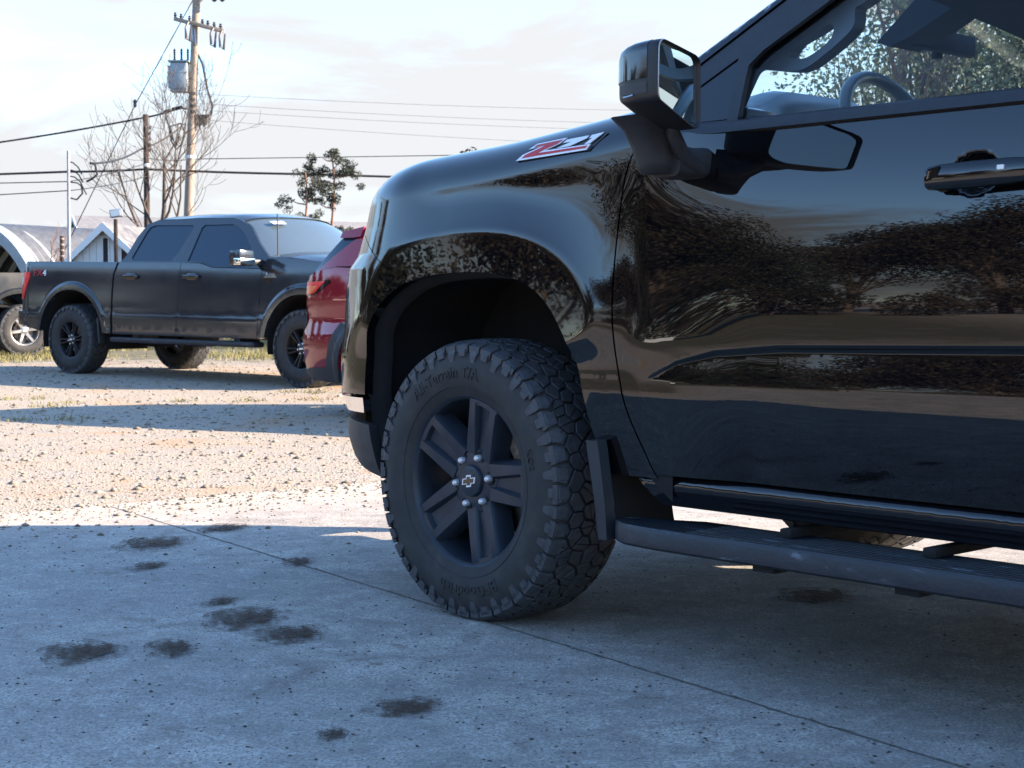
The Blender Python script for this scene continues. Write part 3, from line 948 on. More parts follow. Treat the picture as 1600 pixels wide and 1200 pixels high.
patch("turn_signal", [i for i in range(5, n_) if 1.34 < RIM[i][1] < 1.3869 and RIM[i][0] < -.27] if False else [4, 5, 6], capr[:5], 'plastic')
mb = MB(); mb.tube([mpt(-.2885, 1.350, .10), mpt(-.2895, 1.351, .085), mpt(-.289, 1.353, .07)], .0018, 6); mb.build("signal_glint", M['chrome'], mir)
trim_ = [i for i in range(n_) if RIM[i][1] < 1.34 and -.285 < RIM[i][0] < -.085 and i > n_ / 2] + [i for i in range(n_) if RIM[i][0] < -.255 and i < n_ / 2]
mb = MB(); mb.tube([mpt(RIM[i][0], RIM[i][1], -.0035) for i in trim_], .0014, 6); mb.build("mirror_edge_trim", M['steel'], mir)
# two-arm stalk
def loft(mb, secs):
    n = len(secs[0]); vs = sum(secs, [])
    mb.add(vs, [(a * n + i, a * n + (i + 1) % n, (a + 1) * n + (i + 1) % n, (a + 1) * n + i) for a in range(len(secs) - 1) for i in range(n)] + [tuple(range(n)), tuple((len(secs) - 1) * n + i for i in range(n))])
def rsec(cx, y, cz_, w, h):
    return [(cx + w * .5 * math.copysign(abs(math.cos(t)) ** .5, math.cos(t)), y, cz_ + h * .5 * math.copysign(abs(math.sin(t)) ** .5, math.sin(t))) for t in np.linspace(0, 2 * math.pi, 20, endpoint=False)]
mb = MB()
loft(mb, [rsec(.812, .075, 1.232, .115, .075), rsec(.812, .02, 1.228, .112, .075), rsec(.816, -.05, 1.232, .104, .080)])
mb.build("mirror_foot", M['plastic'], mir, angle=50)
mb = MB()
def vsec(x0, x1, y0, y1, z): return [(x0, y0, z), (x0 + .02, y0 - .012, z), (x1 - .02, y0 - .012, z), (x1, y0, z), (x1, y1, z), (x0, y1, z)]
loft(mb, [vsec(.776, .838, -.09, -.015, 1.20), vsec(.772, .840, -.10, -.02, 1.225), vsec(.772, .846, -.115, -.045, 1.26), vsec(.772, .862, -.145, -.07, 1.30), vsec(.775, .89, -.19, -.07, 1.325)])
mb.tube([(.856, .03, 1.215), (.862, -.03, 1.235), (.875, -.085, 1.29), (.89, -.10, 1.32)], [.019, .019, .018, .018], 10)
mb.build("mirror_stalk", M['plastic'], mir, angle=75)

# roof, bonnet, windscreen
def pil(t): # along the pillar's upper edge
    z = 1.405 + t * .470; x = .545 + (z - 1.405) * 1.71
    return x, float(fg(x, z)) + .035, z
rows = []
for t in np.linspace(0, 1, 9):
    x, y, z = pil(t)
    rows.append([(x - .30 * (1 - s * s) + .02, y + (TW - 2 * y) * (s + 1) / 2, z + .035 * (1 - s * s) - .004) for s in np.linspace(-1, 1, 17)])
mb = MB(); mb.grid(rows); mb.build("windshield", M['windshield'], truck, angle=180, fix=False)
rows = []
for x, ye, z in ((1.33, .345, 1.868), (1.44, .335, 1.905), (1.7, .33, 1.925), (2.4, .33, 1.93), (3.0, .35, 1.91), (3.2, .37, 1.86)):
    rr = []
    for s in np.linspace(-1, 1, 15):
        e = abs(s) ** 6
        xx = x - (.28 * (1 - s * s) if x < 1.5 else 0)
        rr.append((xx, ye + (TW - 2 * ye) * (s + 1) / 2, z + .035 * (1 - s * s) - .03 * e))
    rows.append(rr)
mb = MB(); mb.grid(rows); mb.build("roof", M['black_paint'], truck, angle=60, fix=False)
rows = []
for x in list(np.linspace(-.86, .70, 32)):
    zt = ztop(x) - .0006; ye = float(fside(x, ztop(x) - .00045))
    rr = []
    for s in np.linspace(-1, 1, 21):
        y = ye + (TW - 2 * ye) * (s + 1) / 2
        xx = x - .30 * (1 - s * s) * sst(.2, .7, x) - .31 * (1 - abs(s) ** 5) * sst(-.3, -.86, x)
        rr.append((xx, y, zt + .022 * (1 - s ** 4)))
    rows.append(rr)
mb = MB(); mb.grid(rows); mb.build("bonnet", M['black_paint'], truck, angle=60, fix=False)
# nose: grille panel across the front
rows = []
for z in (.29, .55, .62, .8, 1.0, 1.1, 1.16, 1.215):
    ye = float(fside(-.86, z)); 
    rows.append([(-.86 - .30 * (1 - abs(s) ** 5), ye + (TW - 2 * ye) * (s + 1) / 2, z) for s in np.linspace(-1, 1, 17)])
mb = MB(); mb.grid(rows); mb.build("nose_panel", M['black_satin'], truck, angle=60)
for z in (.72, .82, .92, 1.02, 1.12):
    mb = MB(); mb.box((-1.148, TW / 2, z), (.03, .80, .035), bev=.006); mb.build("grille_bar", M['black_gloss'], truck)
# far side skin, mirrored from the near side, coarser
for nm, ol in (("front_fender", fen), ("front_bumper", bum), ("front_door", door)):
    panel(nm, ol, fside, M['black_paint'], truck, step=.05, flange=.02, mirror=TW, bstep=.03)
FARF = [(.70, 1.327), (.70, 1.452), (.960, 1.617), (1.20, 1.765), (1.38, 1.850), (1.5, 1.878), (1.803, 1.885), (1.803, 1.327)]
panel("door_window_frame", FARF, fg, M['black_satin'], truck, step=.06, holes=(GLS,), flange=.03, mirror=TW)
panel("a_pillar", [(.53, 1.398), (.923, 1.629), (1.36, 1.872), (1.40, 1.866), (.956, 1.622), (.62, 1.40)], fg, M['black_paint'], truck, step=.04, flange=.06, mirror=TW)
panel("door_window", GLS, fg, M['glass'], truck, step=.1, flange=0, off=.02, mirror=TW)
# rear door, cab back, cargo box (beyond the frame but they cast the shade)
rd = [(1.808, .466), (1.808, 1.300), (2.86, 1.300), (2.86, .466)]
RA = [(3.745 + .48 * math.cos(t), .42 + .56 * math.sin(t)) for t in np.linspace(0, math.pi, 20)]
bed = [(2.90, .46), (2.90, 1.36), (4.93, 1.36), (4.93, .55)] + RA
for mir_ in (None, TW):
    panel("rear_door", rd, fside, M['black_paint'], truck, step=.04, mirror=mir_, creases=[[(x, float(np.interp(1.74, *SC_T) - v * .104)) for x in np.linspace(1.82, 2.85, 60)] for v in (-.02, .07, .14, .21, .985)])
    panel("bed_side", bed, lambda x, z: fside(x * 0 + 1.6, np.minimum(z, 1.3)), M['black_paint'], truck, step=.05, mirror=mir_, flange=.12)
    panel("rear_window_frame", [(1.808, 1.327), (1.808, 1.885), (2.9, 1.88), (3.1, 1.80), (2.87, 1.327)], fg, M['black_satin'], truck, step=.06, holes=([(1.87, 1.335), (1.87, 1.81), (2.6, 1.81), (2.66, 1.335)],), mirror=mir_)
    panel("rear_window", [(1.87, 1.335), (1.87, 1.81), (2.6, 1.81), (2.66, 1.335)], fg, M['tinted'], truck, step=.1, flange=0, off=.02, mirror=mir_)
mb = MB(); mb.box((2.885, TW / 2, 1.1), (.03, 1.75, 1.3)); mb.box((3.0, TW / 2, 1.6), (.03, 1.4, .5)); mb.build("cab_back", M['black_paint'], truck)
mb = MB(); mb.box((3.9, TW / 2, .78), (2.0, 1.3, .06)); mb.box((4.93, TW / 2, .98), (.05, 1.75, .75)); mb.build("cargo_box", M['black_satin'], truck)
mb = MB(); mb.box((1.7, TW / 2, .50), (2.3, 1.55, .06)); mb.box((1.8, .58, .52), (5.2, .09, .14)); mb.box((1.8, TW - .58, .52), (5.2, .09, .14)); mb.box((-.1, TW / 2, .75), (1.2, 1.0, .5)); mb.build("chassis_frame", M['black_matte'], truck)

# running boards
def board(mirror):
    pts = [(.585, .060), (.60, .010), (.66, -.030), (.78, -.045), (4.55, -.045), (4.62, .0), (4.62, .16), (.78, .16), (.70, .12), (.62, .085)]
    Y = (lambda y: y) if not mirror else (lambda y: TW - y)
    mb = MB(); n = len(pts)
    def sec(k, z): 
        return [(x, Y(.06 + (y - .06) * k), z) for x, y in pts]
    lo = .06 if mirror else 0  # extra depth on the unseen far board, added to cut sun under the truck
    loft(mb, [sec(.86, .292 - lo), sec(1.0, .300 - lo), sec(1.0, .334), sec(.93, .346), sec(.88, .345)])
    o = mb.build("running_board", M['step'], truck, angle=30)
    mb = MB()
    for k in range(9): mb.box((2.62, Y(-.022 + .019 * k), .3455), (3.5, .009, .006), bev=.002)
    mb.build("tread_pad", M['step'], o, angle=30)
    for xe in (.60, 4.60):
        mb = MB(); mb.box((xe + (.03 if xe < 1 else -.03), Y(.07), .322), (.03, .06, .046), bev=.012); mb.build("end_cap", M['plastic'], o)
    for x in (1.10, 1.485, 2.3, 3.4):
        mb = MB(); mb.box((x, Y(.22), .36), (.035, .32, .022), bev=.006); mb.box((x, Y(.04), .288), (.06, .12, .02)); mb.build("step_bracket", M['black_matte'], o)
board(False); board(True)
# mud flap
mb = MB()
def fsec(x, w, z, y0=-.006): return [(x, y0, z), (x + w, y0 + .006, z), (x + w + .004, .03, z), (x + w * .5, .05, z), (x - .01, .05, z), (x - .012, .03, z)]
loft(mb, [fsec(.556, .024, .292), fsec(.543, .030, .38), fsec(.527, .033, .46), fsec(.514, .036, .52), fsec(.510, .034, .543)])
fl_ = mb.build("mud_flap", M['flap'], truck, angle=45)
mb = MB()
for z0, x0, x1 in ((.30, .545, .56),): mb.add([(.545, .05, .30), (.555, .27, .30), (.50, .27, .56), (.50, .05, .56), (.56, .05, .30), (.57, .27, .30), (.515, .27, .56), (.515, .05, .56)], [(0, 1, 2, 3), (4, 7, 6, 5), (0, 4, 5, 1), (1, 5, 6, 2), (2, 6, 7, 3), (3, 7, 4, 0)])
mb.add([(.52, .06, .56), (.75, .06, .40), (.75, .06, .56)], [(0, 1, 2)])
mb.build("flap_sheet", M['black_matte'], fl_, smooth=False)

# wheels: the near front one in full, the others copied from it
wheel = empty("wheel", (0, .004, .392), parent=truck)
truck_wheel(wheel)
index_kids(truck)
for loc, rz in (((3.745, .004, .392), 0), ((0, TW - .004, .392), math.pi), ((3.745, TW - .004, .392), math.pi)):
    w2 = copy_tree(wheel, truck); w2.location = loc; w2.rotation_euler = (0, 0, rz)

# badge on the bonnet side
def bpt(k): 
    def fn(a, b, h): return (a, float(fside(a, b)) - h, b)
    return fn
ZS = [(.223, 1.330), (.345, 1.337), (.330, 1.321), (.280, 1.306), (.459, 1.310), (.449, 1.295), (.172, 1.285), (.191, 1.301), (.254, 1.320), (.204, 1.315)]
ZR = [(.229, 1.3268), (.333, 1.3325), (.321, 1.3235), (.252, 1.3010), (.4500, 1.3065), (.4445, 1.3005), (.193, 1.2915), (.206, 1.3005), (.273, 1.3215), (.223, 1.3195)]
S7 = [(.351, 1.331), (.438, 1.335), (.434, 1.327), (.379, 1.311), (.327, 1.3085), (.376, 1.323), (.342, 1.322)]
S1 = [(.449, 1.335), (.495, 1.339), (.455, 1.3115), (.435, 1.311), (.457, 1.327), (.444, 1.326)]
BK = [(.320, 1.3305), (.497, 1.3395), (.508, 1.335), (.456, 1.292), (.262, 1.2905), (.285, 1.306)]
def zz(poly):  # nudge along the slanted side so the letters sit on the skin
    return [(a, b - .004) for a, b in poly]
bd = empty("fender_badge", (0, 0, 0), parent=truck)
for nm, P_, h1, mt in (("badge_backing", BK, .004, 'black_gloss'), ("letter_z_outline", ZS, .007, 'silver_enamel'), ("letter_z_fill", ZR, .0085, 'red_enamel'), ("digit_seven", S7, .007, 'silver_enamel'), ("digit_one", S1, .007, 'silver_enamel')):
    mb = MB(); mb.prism(zz(P_), -.01, h1, bpt(0)); mb.build(nm, M[mt], bd, smooth=False)

# cabin
mb = MB(); rows = []
for y in np.linspace(.20, TW - .20, 33):
    hood = .048 * float(sst(.30, .45, y) * sst(.88, .70, y))
    rows.append([(.30 - .2 * math.sin(math.pi * (y - .2) / 1.63), y, 1.375), (.52, y, 1.385 + hood * .3), (.66, y, 1.398 + hood * .85), (.74, y, 1.402 + hood), (.80, y, 1.392 + hood), (.83, y, 1.36 + hood * .7), (.80, y, 1.25), (.86, y, 1.0), (.80, y, .7)])
mb.grid(rows); mb.build("dashboard", M['interior'], truck, angle=50)
mb = MB(); mb.box((.83, .27, 1.345), (.03, .12, .07), Matrix.Rotation(.25, 3, 'Y'), .012)
for k in range(3): mb.box((.848, .27, 1.325 + .018 * k), (.008, .10, .006))
mb.build("air_vent", M['gauge'], truck)
mb = MB(); mb.box((.80, .56, 1.375), (.02, .28, .05), Matrix.Rotation(-.3, 3, 'Y'), .005); mb.build("gauge_cluster", M['black_gloss'], truck)
sw = MB(); Cw = Vector((1.045, .56, 1.300)); rw = .185; tl = R(24)
ax_u = Vector((0, 1, 0)); ax_v = Vector((-math.sin(tl), 0, math.cos(tl)))
sw.tube([Cw + ax_u * (rw * math.cos(t)) + ax_v * (rw * math.sin(t)) for t in np.linspace(0, 2 * math.pi, 48, endpoint=False)], .0165, 12, closed=True)
for a in (-90, 8, 172): sw.tube([Cw + Vector((-.03, 0, 0)), Cw + ax_u * (rw * math.cos(R(a))) + ax_v * (rw * math.sin(R(a)))], .02, 8)
sw.box(Cw + Vector((-.02, 0, 0)), (.06, .17, .13), Matrix.Rotation(-tl, 3, 'Y'), .02); sw.tube([Cw, Cw + Vector((-.3, 0, -.12))], .035, 10)
sw.build("steering_wheel", M['interior'], truck)
TR = smooth_line([(.80, 1.33), (.800, 1.372), (.826, 1.452), (.842, 1.473), (.872, 1.471), (.965, 1.455), (1.013, 1.460), (1.06, 1.486), (1.096, 1.511), (1.126, 1.537), (1.131, 1.560), (1.128, 1.589), (1.158, 1.602), (1.30, 1.70)], 3) + [(1.36, 1.80), (1.15, 1.70), (.95, 1.585), (.76, 1.47), (.72, 1.33)]
HO = smooth_line([(.947, 1.500), (.964, 1.523), (1.010, 1.541), (1.049, 1.558), (1.066, 1.556), (1.074, 1.544), (1.071, 1.524), (1.048, 1.504), (1.022, 1.490), (1.00, 1.483), (.974, 1.484), (.952, 1.492), (.947, 1.500)], 3)[:-1]
panel("pillar_trim_handle", TR, lambda x, z: .25 + .25 * (z - 1.5) + 0 * x, M['trim_grey'], truck, step=.03, holes=(HO,), flange=.045)
mb = MB(); rows = []
for x, z in ((1.085, 1.0), (1.095, .99), (1.32, 1.745), (1.55, 1.80), (3.0, 1.80)):
    rows.append([(x, .36 + (TW - .72) * (s + 1) / 2, (z + .02 * (1 - s * s)) if z > 1.1 else z - 1 + float(np.interp(.36 + (TW - .72) * (s + 1) / 2, [.4, .65, 1.12, 1.6], [1.69, 1.668, 1.615, 1.60]))) for s in np.linspace(-1, 1, 13)])
mb.grid(rows); rows = [[(p[0] - .0, p[1], p[2] + .05 if i else p[2]) for p in r_] for i, r_ in enumerate(rows[:1] + [[(1.16, q[1], 1.85) for q in rows[0]]])]
mb.grid(rows); mb.build("headliner", M['headliner'], truck, angle=60)
mb = MB(); mb.box((.855, 1.06, 1.630), (.035, .31, .062), bev=.014); mb.box((.84, 1.06, 1.594), (.02, .03, .02), bev=.004); rv = mb.build("rear_view_mirror", M['headliner'], truck)
mb = MB(); mb.prism([(.79, 1.612), (.83, 1.596), (.90, 1.615), (1.06, 1.69), (1.06, 1.76), (.97, 1.76)], .84, .985); mb.build("mirror_sensor_housing", M['headliner'], rv, angle=30)
for y0 in (.56, TW - .56):
    mb = MB()
    mb.box((1.95, y0, .78), (.55, .50, .16), bev=.05); mb.box((2.22, y0, 1.10), (.16, .50, .66), Matrix.Rotation(R(14), 3, 'Y'), .05); mb.box((2.34, y0, 1.53), (.11, .26, .19), Matrix.Rotation(R(8), 3, 'Y'), .04)
    mb.build("front_seat", M['headliner'], truck)
mb = MB(); mb.box((2.75, TW / 2, 1.0), (.2, 1.5, .75), bev=.04); mb.build("rear_seat", M['headliner'], truck)
mb = MB(); mb.add([(.815, 1.50, 1.522), (.835, 1.50, 1.50), (.795, 1.60, 1.52), (.775, 1.60, 1.545)], [(0, 1, 3, 2)]) if False else None
# ------------------------------------------------------------------ the two other pickups: x forward from the rear axle, y away from the camera, z up
def many_spoke_wheel(parent, Rt, W, rim_r, spokes, material, nuts=6, split=True):
    tyre(parent, Rt, W, rim_r, pitches=30, n=64)
    mb = MB()
    k = rim_r / .245
    mb.lathe([(.225 * k, .18), (.22 * k, .08), (.228 * k, .035), (.236 * k, .02), (.247 * k, .017), (.248 * k, .03), (.235 * k, .2), (.15 * k, .2)], 64)
    mb.lathe([(0, .03), (.04 * k, .03), (.075 * k, .045), (.08 * k, .08), (0, .08)], 40)
    for i in range(spokes):
        a = 2 * math.pi * i / spokes + R(8)
        if split:
            for s in (-1, 1): spoke_solid(mb, a + s * R(10), .06 * k, .016, .042, a + s * R(8), .232 * k, .016, .022, depth=.04, bev=.004)
        else: spoke_solid(mb, a, .05 * k, .06, .04, a, .232 * k, .05, .02, depth=.05, bev=.008)
    mb.build("rim", material, parent, angle=30)
    for i in range(nuts):
        mb = MB(); mb.lathe([(0, .028), (.009, .030), (.011, .05)], 8, c=pol(.06 * k, 2 * math.pi * i / nuts + .2, 0)); mb.build("lug_nut", M['chrome'], parent)
    mb = MB(); mb.prism([(-.028, -.010), (.028, -.006), (.026, .010), (-.027, .007)], .026, .03); mb.build("wheel_badge", M['silver_enamel'], parent, smooth=False)
    mb = MB(); mb.lathe([(.07, .12), (.15, .12), (.15, .15), (.07, .15)], 32); mb.build("brake_disc", M['rust_steel'], parent)

PK_T = integ([.3, .46, .535, .55, .56, .575, .66, .70, .715, .765, .78, .84, .95, 1.1, 1.25, 1.36, 1.5], [-14, -10, -6, 16, 16, -4, -1, 0, 11, 11, 1, 1.5, 2, 5, 9, 14, 18])
PW = 2.0
def pk_side(xr=0.06, xf=3.93):
    def f(x, z):
        x = np.asarray(x, float); z = np.asarray(z, float)
        y = .020 + np.interp(z, ZT, PK_T)
        for c, cz_, r0, r1 in ((xr, .43, .59, .69), (xf, .43, .565, .68)):
            d = np.hypot(x - c, z - cz_)
            y = y - (y - .002) * sst(r1, r1 - .05, d)
        # tail and nose corners in plan
        y = y + .35 * np.maximum(-.80 - x, 0) ** 1.6 * 3 + .12 * (np.maximum(x - 4.35, 0) / .33) ** 2.4
        return y
    return f

def arch_pts(c, cz_, r, a0, a1, n=22, sq=1.06):
    return [(c + r * math.cos(R(t)) * sq * .97, cz_ + r * math.sin(R(t)) * (1.0 + .02 * abs(math.sin(R(2 * t))))) for t in np.linspace(a0, a1, n)]

def pickup(label, loc, yaw, pitch, pm, wheel_fn, side_wheel_rot=0.0, badge=True, chrome=False, group=None):
    root = empty("pickup_truck", loc, (0, 0, 0))
    root.rotation_euler = (Matrix.Rotation(yaw, 3, 'Z') @ Matrix.Rotation(pitch, 3, 'Y')).to_euler()
    tag(root, label, "pickup truck", group)
    fs_ = pk_side(); ST = .05
    FL = [[(q + r_ * math.cos(R(t)), .43 + r_ * math.sin(R(t))) for t in np.linspace(0, 180, 60)] for q, rs in ((.06, (.69, .675, .655, .64)), (3.93, (.68, .665, .645, .63))) for r_ in rs]
    aR = arch_pts(.06, .43, .585, -12, 192); aF = arch_pts(3.93, .43, .56, -8, 190)
    bed = [(.80, .50), (.80, .86), (.812, 1.20), (.86, 1.345), (-.90, 1.362), (-.955, 1.20), (-.985, .80), (-.955, .585)] + [p for p in aR[::-1] if p[0] < .8 and p[1] > .45]
    dg1 = [(1.97, 1.315), (1.965, 1.0), (1.945, .50)]
    dg2 = [(3.285, 1.27), (3.27, .80), (3.245, .50)]
    rdoor = [(.845, .50), (.83, .86), (.842, 1.20), (.90, 1.345)] + [(1.97, 1.335)] + dg1[1:]
    fdoor_ = [(a + .008, b) for a, b in dg1[::-1]] + [(1.978, 1.335), (2.30, 1.325), (2.50, 1.275), (3.285, 1.26)] + dg2[1:]
    fend = [(a + .008, b) for a, b in dg2[::-1]] + [(3.293, 1.30), (3.36, 1.395), (3.7, 1.375), (4.2, 1.335), (4.55, 1.285), (4.70, 1.22), (4.70, .60), (4.50, .55)] + [p for p in aF if p[1] > .50]
    tum = lambda x, z: .075 + .42 * (np.asarray(z, float) - 1.33) + 0 * np.asarray(x, float)
    gh = [(.90, 1.340), (.97, 1.42), (1.06, 1.64), (1.17, 1.79), (1.36, 1.845), (2.55, 1.84), (2.72, 1.815), (2.93, 1.735), (3.14, 1.54), (3.34, 1.395), (3.286, 1.268), (2.50, 1.283), (2.30, 1.333)]
    w1 = [(1.08, 1.40), (1.11, 1.372), (1.16, 1.362), (1.78, 1.352), (1.87, 1.47), (1.99, 1.745), (1.96, 1.765), (1.32, 1.775), (1.24, 1.755), (1.20, 1.71)]
    w2 = [(2.06, 1.350), (2.30, 1.345), (2.50, 1.290), (3.03, 1.268), (3.07, 1.40), (3.02, 1.50), (2.88, 1.635), (2.74, 1.725), (2.62, 1.765), (2.16, 1.765), (2.12, 1.73)]
    for mr in (None, PW):
        panel("cargo_box_side", bed, fs_, M[pm], root, ST, mirror=mr, flange=.06, creases=FL[:4])
        rd_ = panel("rear_door", rdoor, fs_, M[pm], root, ST, mirror=mr)
        fd_ = panel("front_door", fdoor_, fs_, M[pm], root, ST, mirror=mr)
        panel("front_fender", fend, fs_, M[pm], root, ST, mirror=mr, flange=.06, creases=FL[4:])
        panel("cab_side", gh, tum, M[pm], root, ST, holes=(w1, w2), mirror=mr, flange=.03)
        panel("side_window", w1, tum, M['tinted'], root, .1, mirror=mr, flange=0, off=.012)
        panel("side_window", w2, tum, M['tinted'], root, .1, mirror=mr, flange=0, off=.012)
        Y = (lambda y: y) if mr is None else (lambda y: PW - y)
        for px_, dr in ((1.15, rd_), (2.19, fd_)):
            mb = MB(); mb.box((px_, Y(.03), 1.175), (.27, .05, .045), bev=.015); mb.box((px_, Y(.045), 1.175), (.17, .05, .085), bev=.02); mb.build("door_handle", M['black_gloss'], dr)
        mb = MB(); mb.box((2.05, Y(.04), .435), (2.4, .17, .06), bev=.02); mb.box((1.2, Y(.2), .47), (.1, .3, .06)); mb.box((2.9, Y(.2), .47), (.1, .3, .06)); mb.build("running_board", M['step'], root)
        mb = MB(); mb.box((.585, Y(.10), .53), (.025, .20, .30), Matrix.Rotation(R(-6), 3, 'Y'), .005); mb.build("mud_flap", M['plastic'], root)
        # side mirror with a turn lamp band
        mb = MB(); mb.box((3.20, Y(-.17), 1.375), (.17, .22, .175), bev=.03); mr_ = mb.build("side_mirror", M['steel'] if chrome else M['charcoal_paint'], root)
        mb = MB(); mb.box((3.25, Y(-.175), 1.335), (.11, .225, .075), bev=.012); mb.build("mirror_band", M['chrome'], mr_)
        mb = MB(); mb.box((3.25, Y(.0), 1.33), (.10, .16, .06), bev=.015); mb.build("mirror_arm", M['black_satin'], mr_)
        mb = MB(); mb.add([(3.112, Y(-.09), 1.30), (3.112, Y(-.265), 1.30), (3.112, Y(-.265), 1.45), (3.112, Y(-.09), 1.45)], [(0, 1, 2, 3)]); mb.build("mirror_glass", M['mirror'], mr_, smooth=False)
        tl_ = [(-.92, 1.245), (-.915, 1.225), (-.76, 1.225), (-.76, 1.15), (-.88, .90), (-.985, .89), (-.965, 1.05)]
        tp = panel("tail_light", tl_, fs_, M['red_lens'], root, .04, mirror=mr, off=-.010, flange=.05)
        panel("reversing_lens", [(-.965, 1.16), (-.90, 1.16), (-.915, 1.07), (-.975, 1.07)], fs_, M['white_plate'], tp, .03, mirror=mr, off=-.015, flange=.01)
        panel("headlight", [(4.44, 1.13), (4.66, 1.10), (4.66, .93), (4.50, .95)], fs_, M['clear_lens'], root, .05, mirror=mr, off=-.006)
        for aa in (aR, aF):
            mb = MB(); mb.grid([[(x, Y(.06), z) for x, z in aa], [(x, Y(.7), z) for x, z in aa]])
            mb.build("wheel_well_liner", M['black_matte'], root)
    if badge:
        for txt, mt, dx in (("FX", 'red_enamel', 0), ("4", 'silver_enamel', .125)):
            v, f = text_mesh(txt, .12, .003)
            mb = MB(); mb.add([(-.60 + dx + a * 1.25, float(fs_(-.60 + dx + a * 1.25, 1.215 + b * .9)) - .005 - d, 1.215 + b * .9) for a, b, d in v], f); mb.build("off_road_badge", M[mt], root, smooth=False)
        v, f = text_mesh("F-150", .06, .003)
        mb = MB(); mb.add([(3.43 + a, float(fs_(3.43 + a, 1.195 + b)) - .006 - d, 1.195 + b) for a, b, d in v], f); mb.prism([(3.33, 1.17), (3.52, 1.17), (3.52, 1.177), (3.33, 1.177)], 0.035, .05); vt = mb.build("fender_badge", M['chrome'], root, smooth=False)
    mb = MB(); mb.prism([(3.34, 1.155), (3.47, 1.155), (3.42, 1.03), (3.36, .97), (3.345, .98)], .035, .05); mb.prism([(3.38, 1.14), (3.44, 1.14), (3.40, 1.05), (3.37, 1.03)], .030, .04); mb.build("fender_vent", M['black_gloss'], root, angle=20)
    # roof, bonnet, windscreen, tailgate, nose
    def cross(name, sts, mt, parent=None, fix=False, angle=60):
        rows = []
        for x, ye, z, crown, fwd in sts:
            rows.append([(x + fwd * (1 - s * s), ye + (PW - 2 * ye) * (s + 1) / 2, z + crown * (1 - s * s) - .03 * abs(s) ** 8) for s in np.linspace(-1, 1, 17)])
        mb = MB(); mb.grid(rows[::-1]); return mb.build(name, M[mt], parent or root, angle=angle, fix=fix)
    cross("roof", [(.98, .12, 1.44, .01, -.05), (1.08, .21, 1.66, .02, -.04), (1.20, .27, 1.80, .03, 0), (1.40, .285, 1.868, .04, 0), (2.0, .285, 1.878, .045, 0), (2.60, .285, 1.868, .04, .12), (2.76, .29, 1.83, .03, .2)], pm)
    ws_ = cross("windscreen", [(2.73, .305, 1.832, .028, .20), (2.94, .25, 1.725, .03, .22), (3.15, .17, 1.545, .025, .24), (3.36, .115, 1.39, .015, .26)], 'screen_glass')
    mb = MB(); mb.add([(2.885 + .115, .45, 1.800), (2.885 + .15, .62, 1.808), (2.95 + .145, .62, 1.775), (2.95 + .115, .45, 1.768)], [(0, 1, 2, 3)]); mb.build("window_sticker", M['white_plate'], ws_, smooth=False)
    mb = MB()
    for y0 in (.6, 1.2): mb.tube([(3.56, y0, 1.415), (3.52, y0 + .25, 1.455), (3.50, y0 + .55, 1.462)], .012, 6)
    mb.build("wiper", M['black_satin'], root)
    cross("bonnet", [(3.345, .075, 1.425, .02, .26), (3.5, .07, 1.43, .035, .15), (3.8, .075, 1.405, .045, .02), (4.2, .09, 1.36, .05, 0), (4.5, .14, 1.29, .05, .05), (4.68, .22, 1.22, .03, .1)], pm)
    mb = MB(); rows = [[(4.66 + .14 * (1 - s ** 4), .22 + (PW - .44) * (s + 1) / 2, z) for s in np.linspace(-1, 1, 13)] for z in (.50, .7, .95, 1.2)]
    mb.grid(rows); mb.build("nose_panel", M['black_satin'], root)
    for z in (.80, .93, 1.06): mb = MB(); mb.box((4.80, PW / 2, z), (.04, 1.3, .04), bev=.01); mb.build("grille_bar", M['black_gloss'], root)
    mb = MB(); mb.box((4.78, PW / 2, .60), (.14, 1.7, .18), bev=.04); mb.build("front_bumper", M['black_satin'], root)
    mb = MB(); mb.box((-.955, PW / 2, 1.03), (.06, 1.64, .62), bev=.015); mb.build("tailgate", M[pm], root)
    mb = MB(); mb.box((-1.02, PW / 2, .66), (.16, 1.8, .19), bev=.03); mb.build("rear_bumper", M['chrome'] if chrome else M[pm], root)
    mb = MB(); mb.box((0, PW / 2, .82), (1.75, 1.5, .05)); mb.box((.86, PW / 2, 1.1), (.03, 1.75, .5)); mb.build("cargo_floor", M['black_matte'], root)
    mb = MB(); mb.box((2.1, PW / 2, .62), (2.6, 1.6, .22)); mb.box((1.9, .55, .58), (5.2, .1, .16)); mb.box((1.9, PW - .55, .58), (5.2, .1, .16)); mb.box((.95, .6, .42), (.4, .3, .16), bev=.06); mb.box((3.9, PW / 2, .75), (1.3, 1.1, .5)); mb.tube([(0, .2, .41), (0, PW - .2, .41)], .05, 10); mb.tube([(3.86, .2, .41), (3.86, PW - .2, .41)], .04, 10); mb.build("chassis_frame", M['black_matte'], root)
    mb = MB(); mb.box((2.05, PW / 2, 1.1), (2.1, 1.75, .62)); mb.build("cabin_interior", M['black_matte'], root)
    mb = MB(); mb.tube([(3.42, .16, 1.41), (3.41, .16, 1.86)], .0075, 6); mb.build("antenna", M['black_satin'], root)
    w = empty("wheel", (0, .03, .41), parent=root)
    wheel_fn(w)
    index_kids(root)
    for lc, rz in (((3.87, .03, .41), side_wheel_rot), ((0, PW - .03, .41), math.pi), ((3.87, PW - .03, .41), math.pi + side_wheel_rot)):
        c = copy_tree(w, root); c.location = lc; c.rotation_euler = (0, 0, rz)
    return root

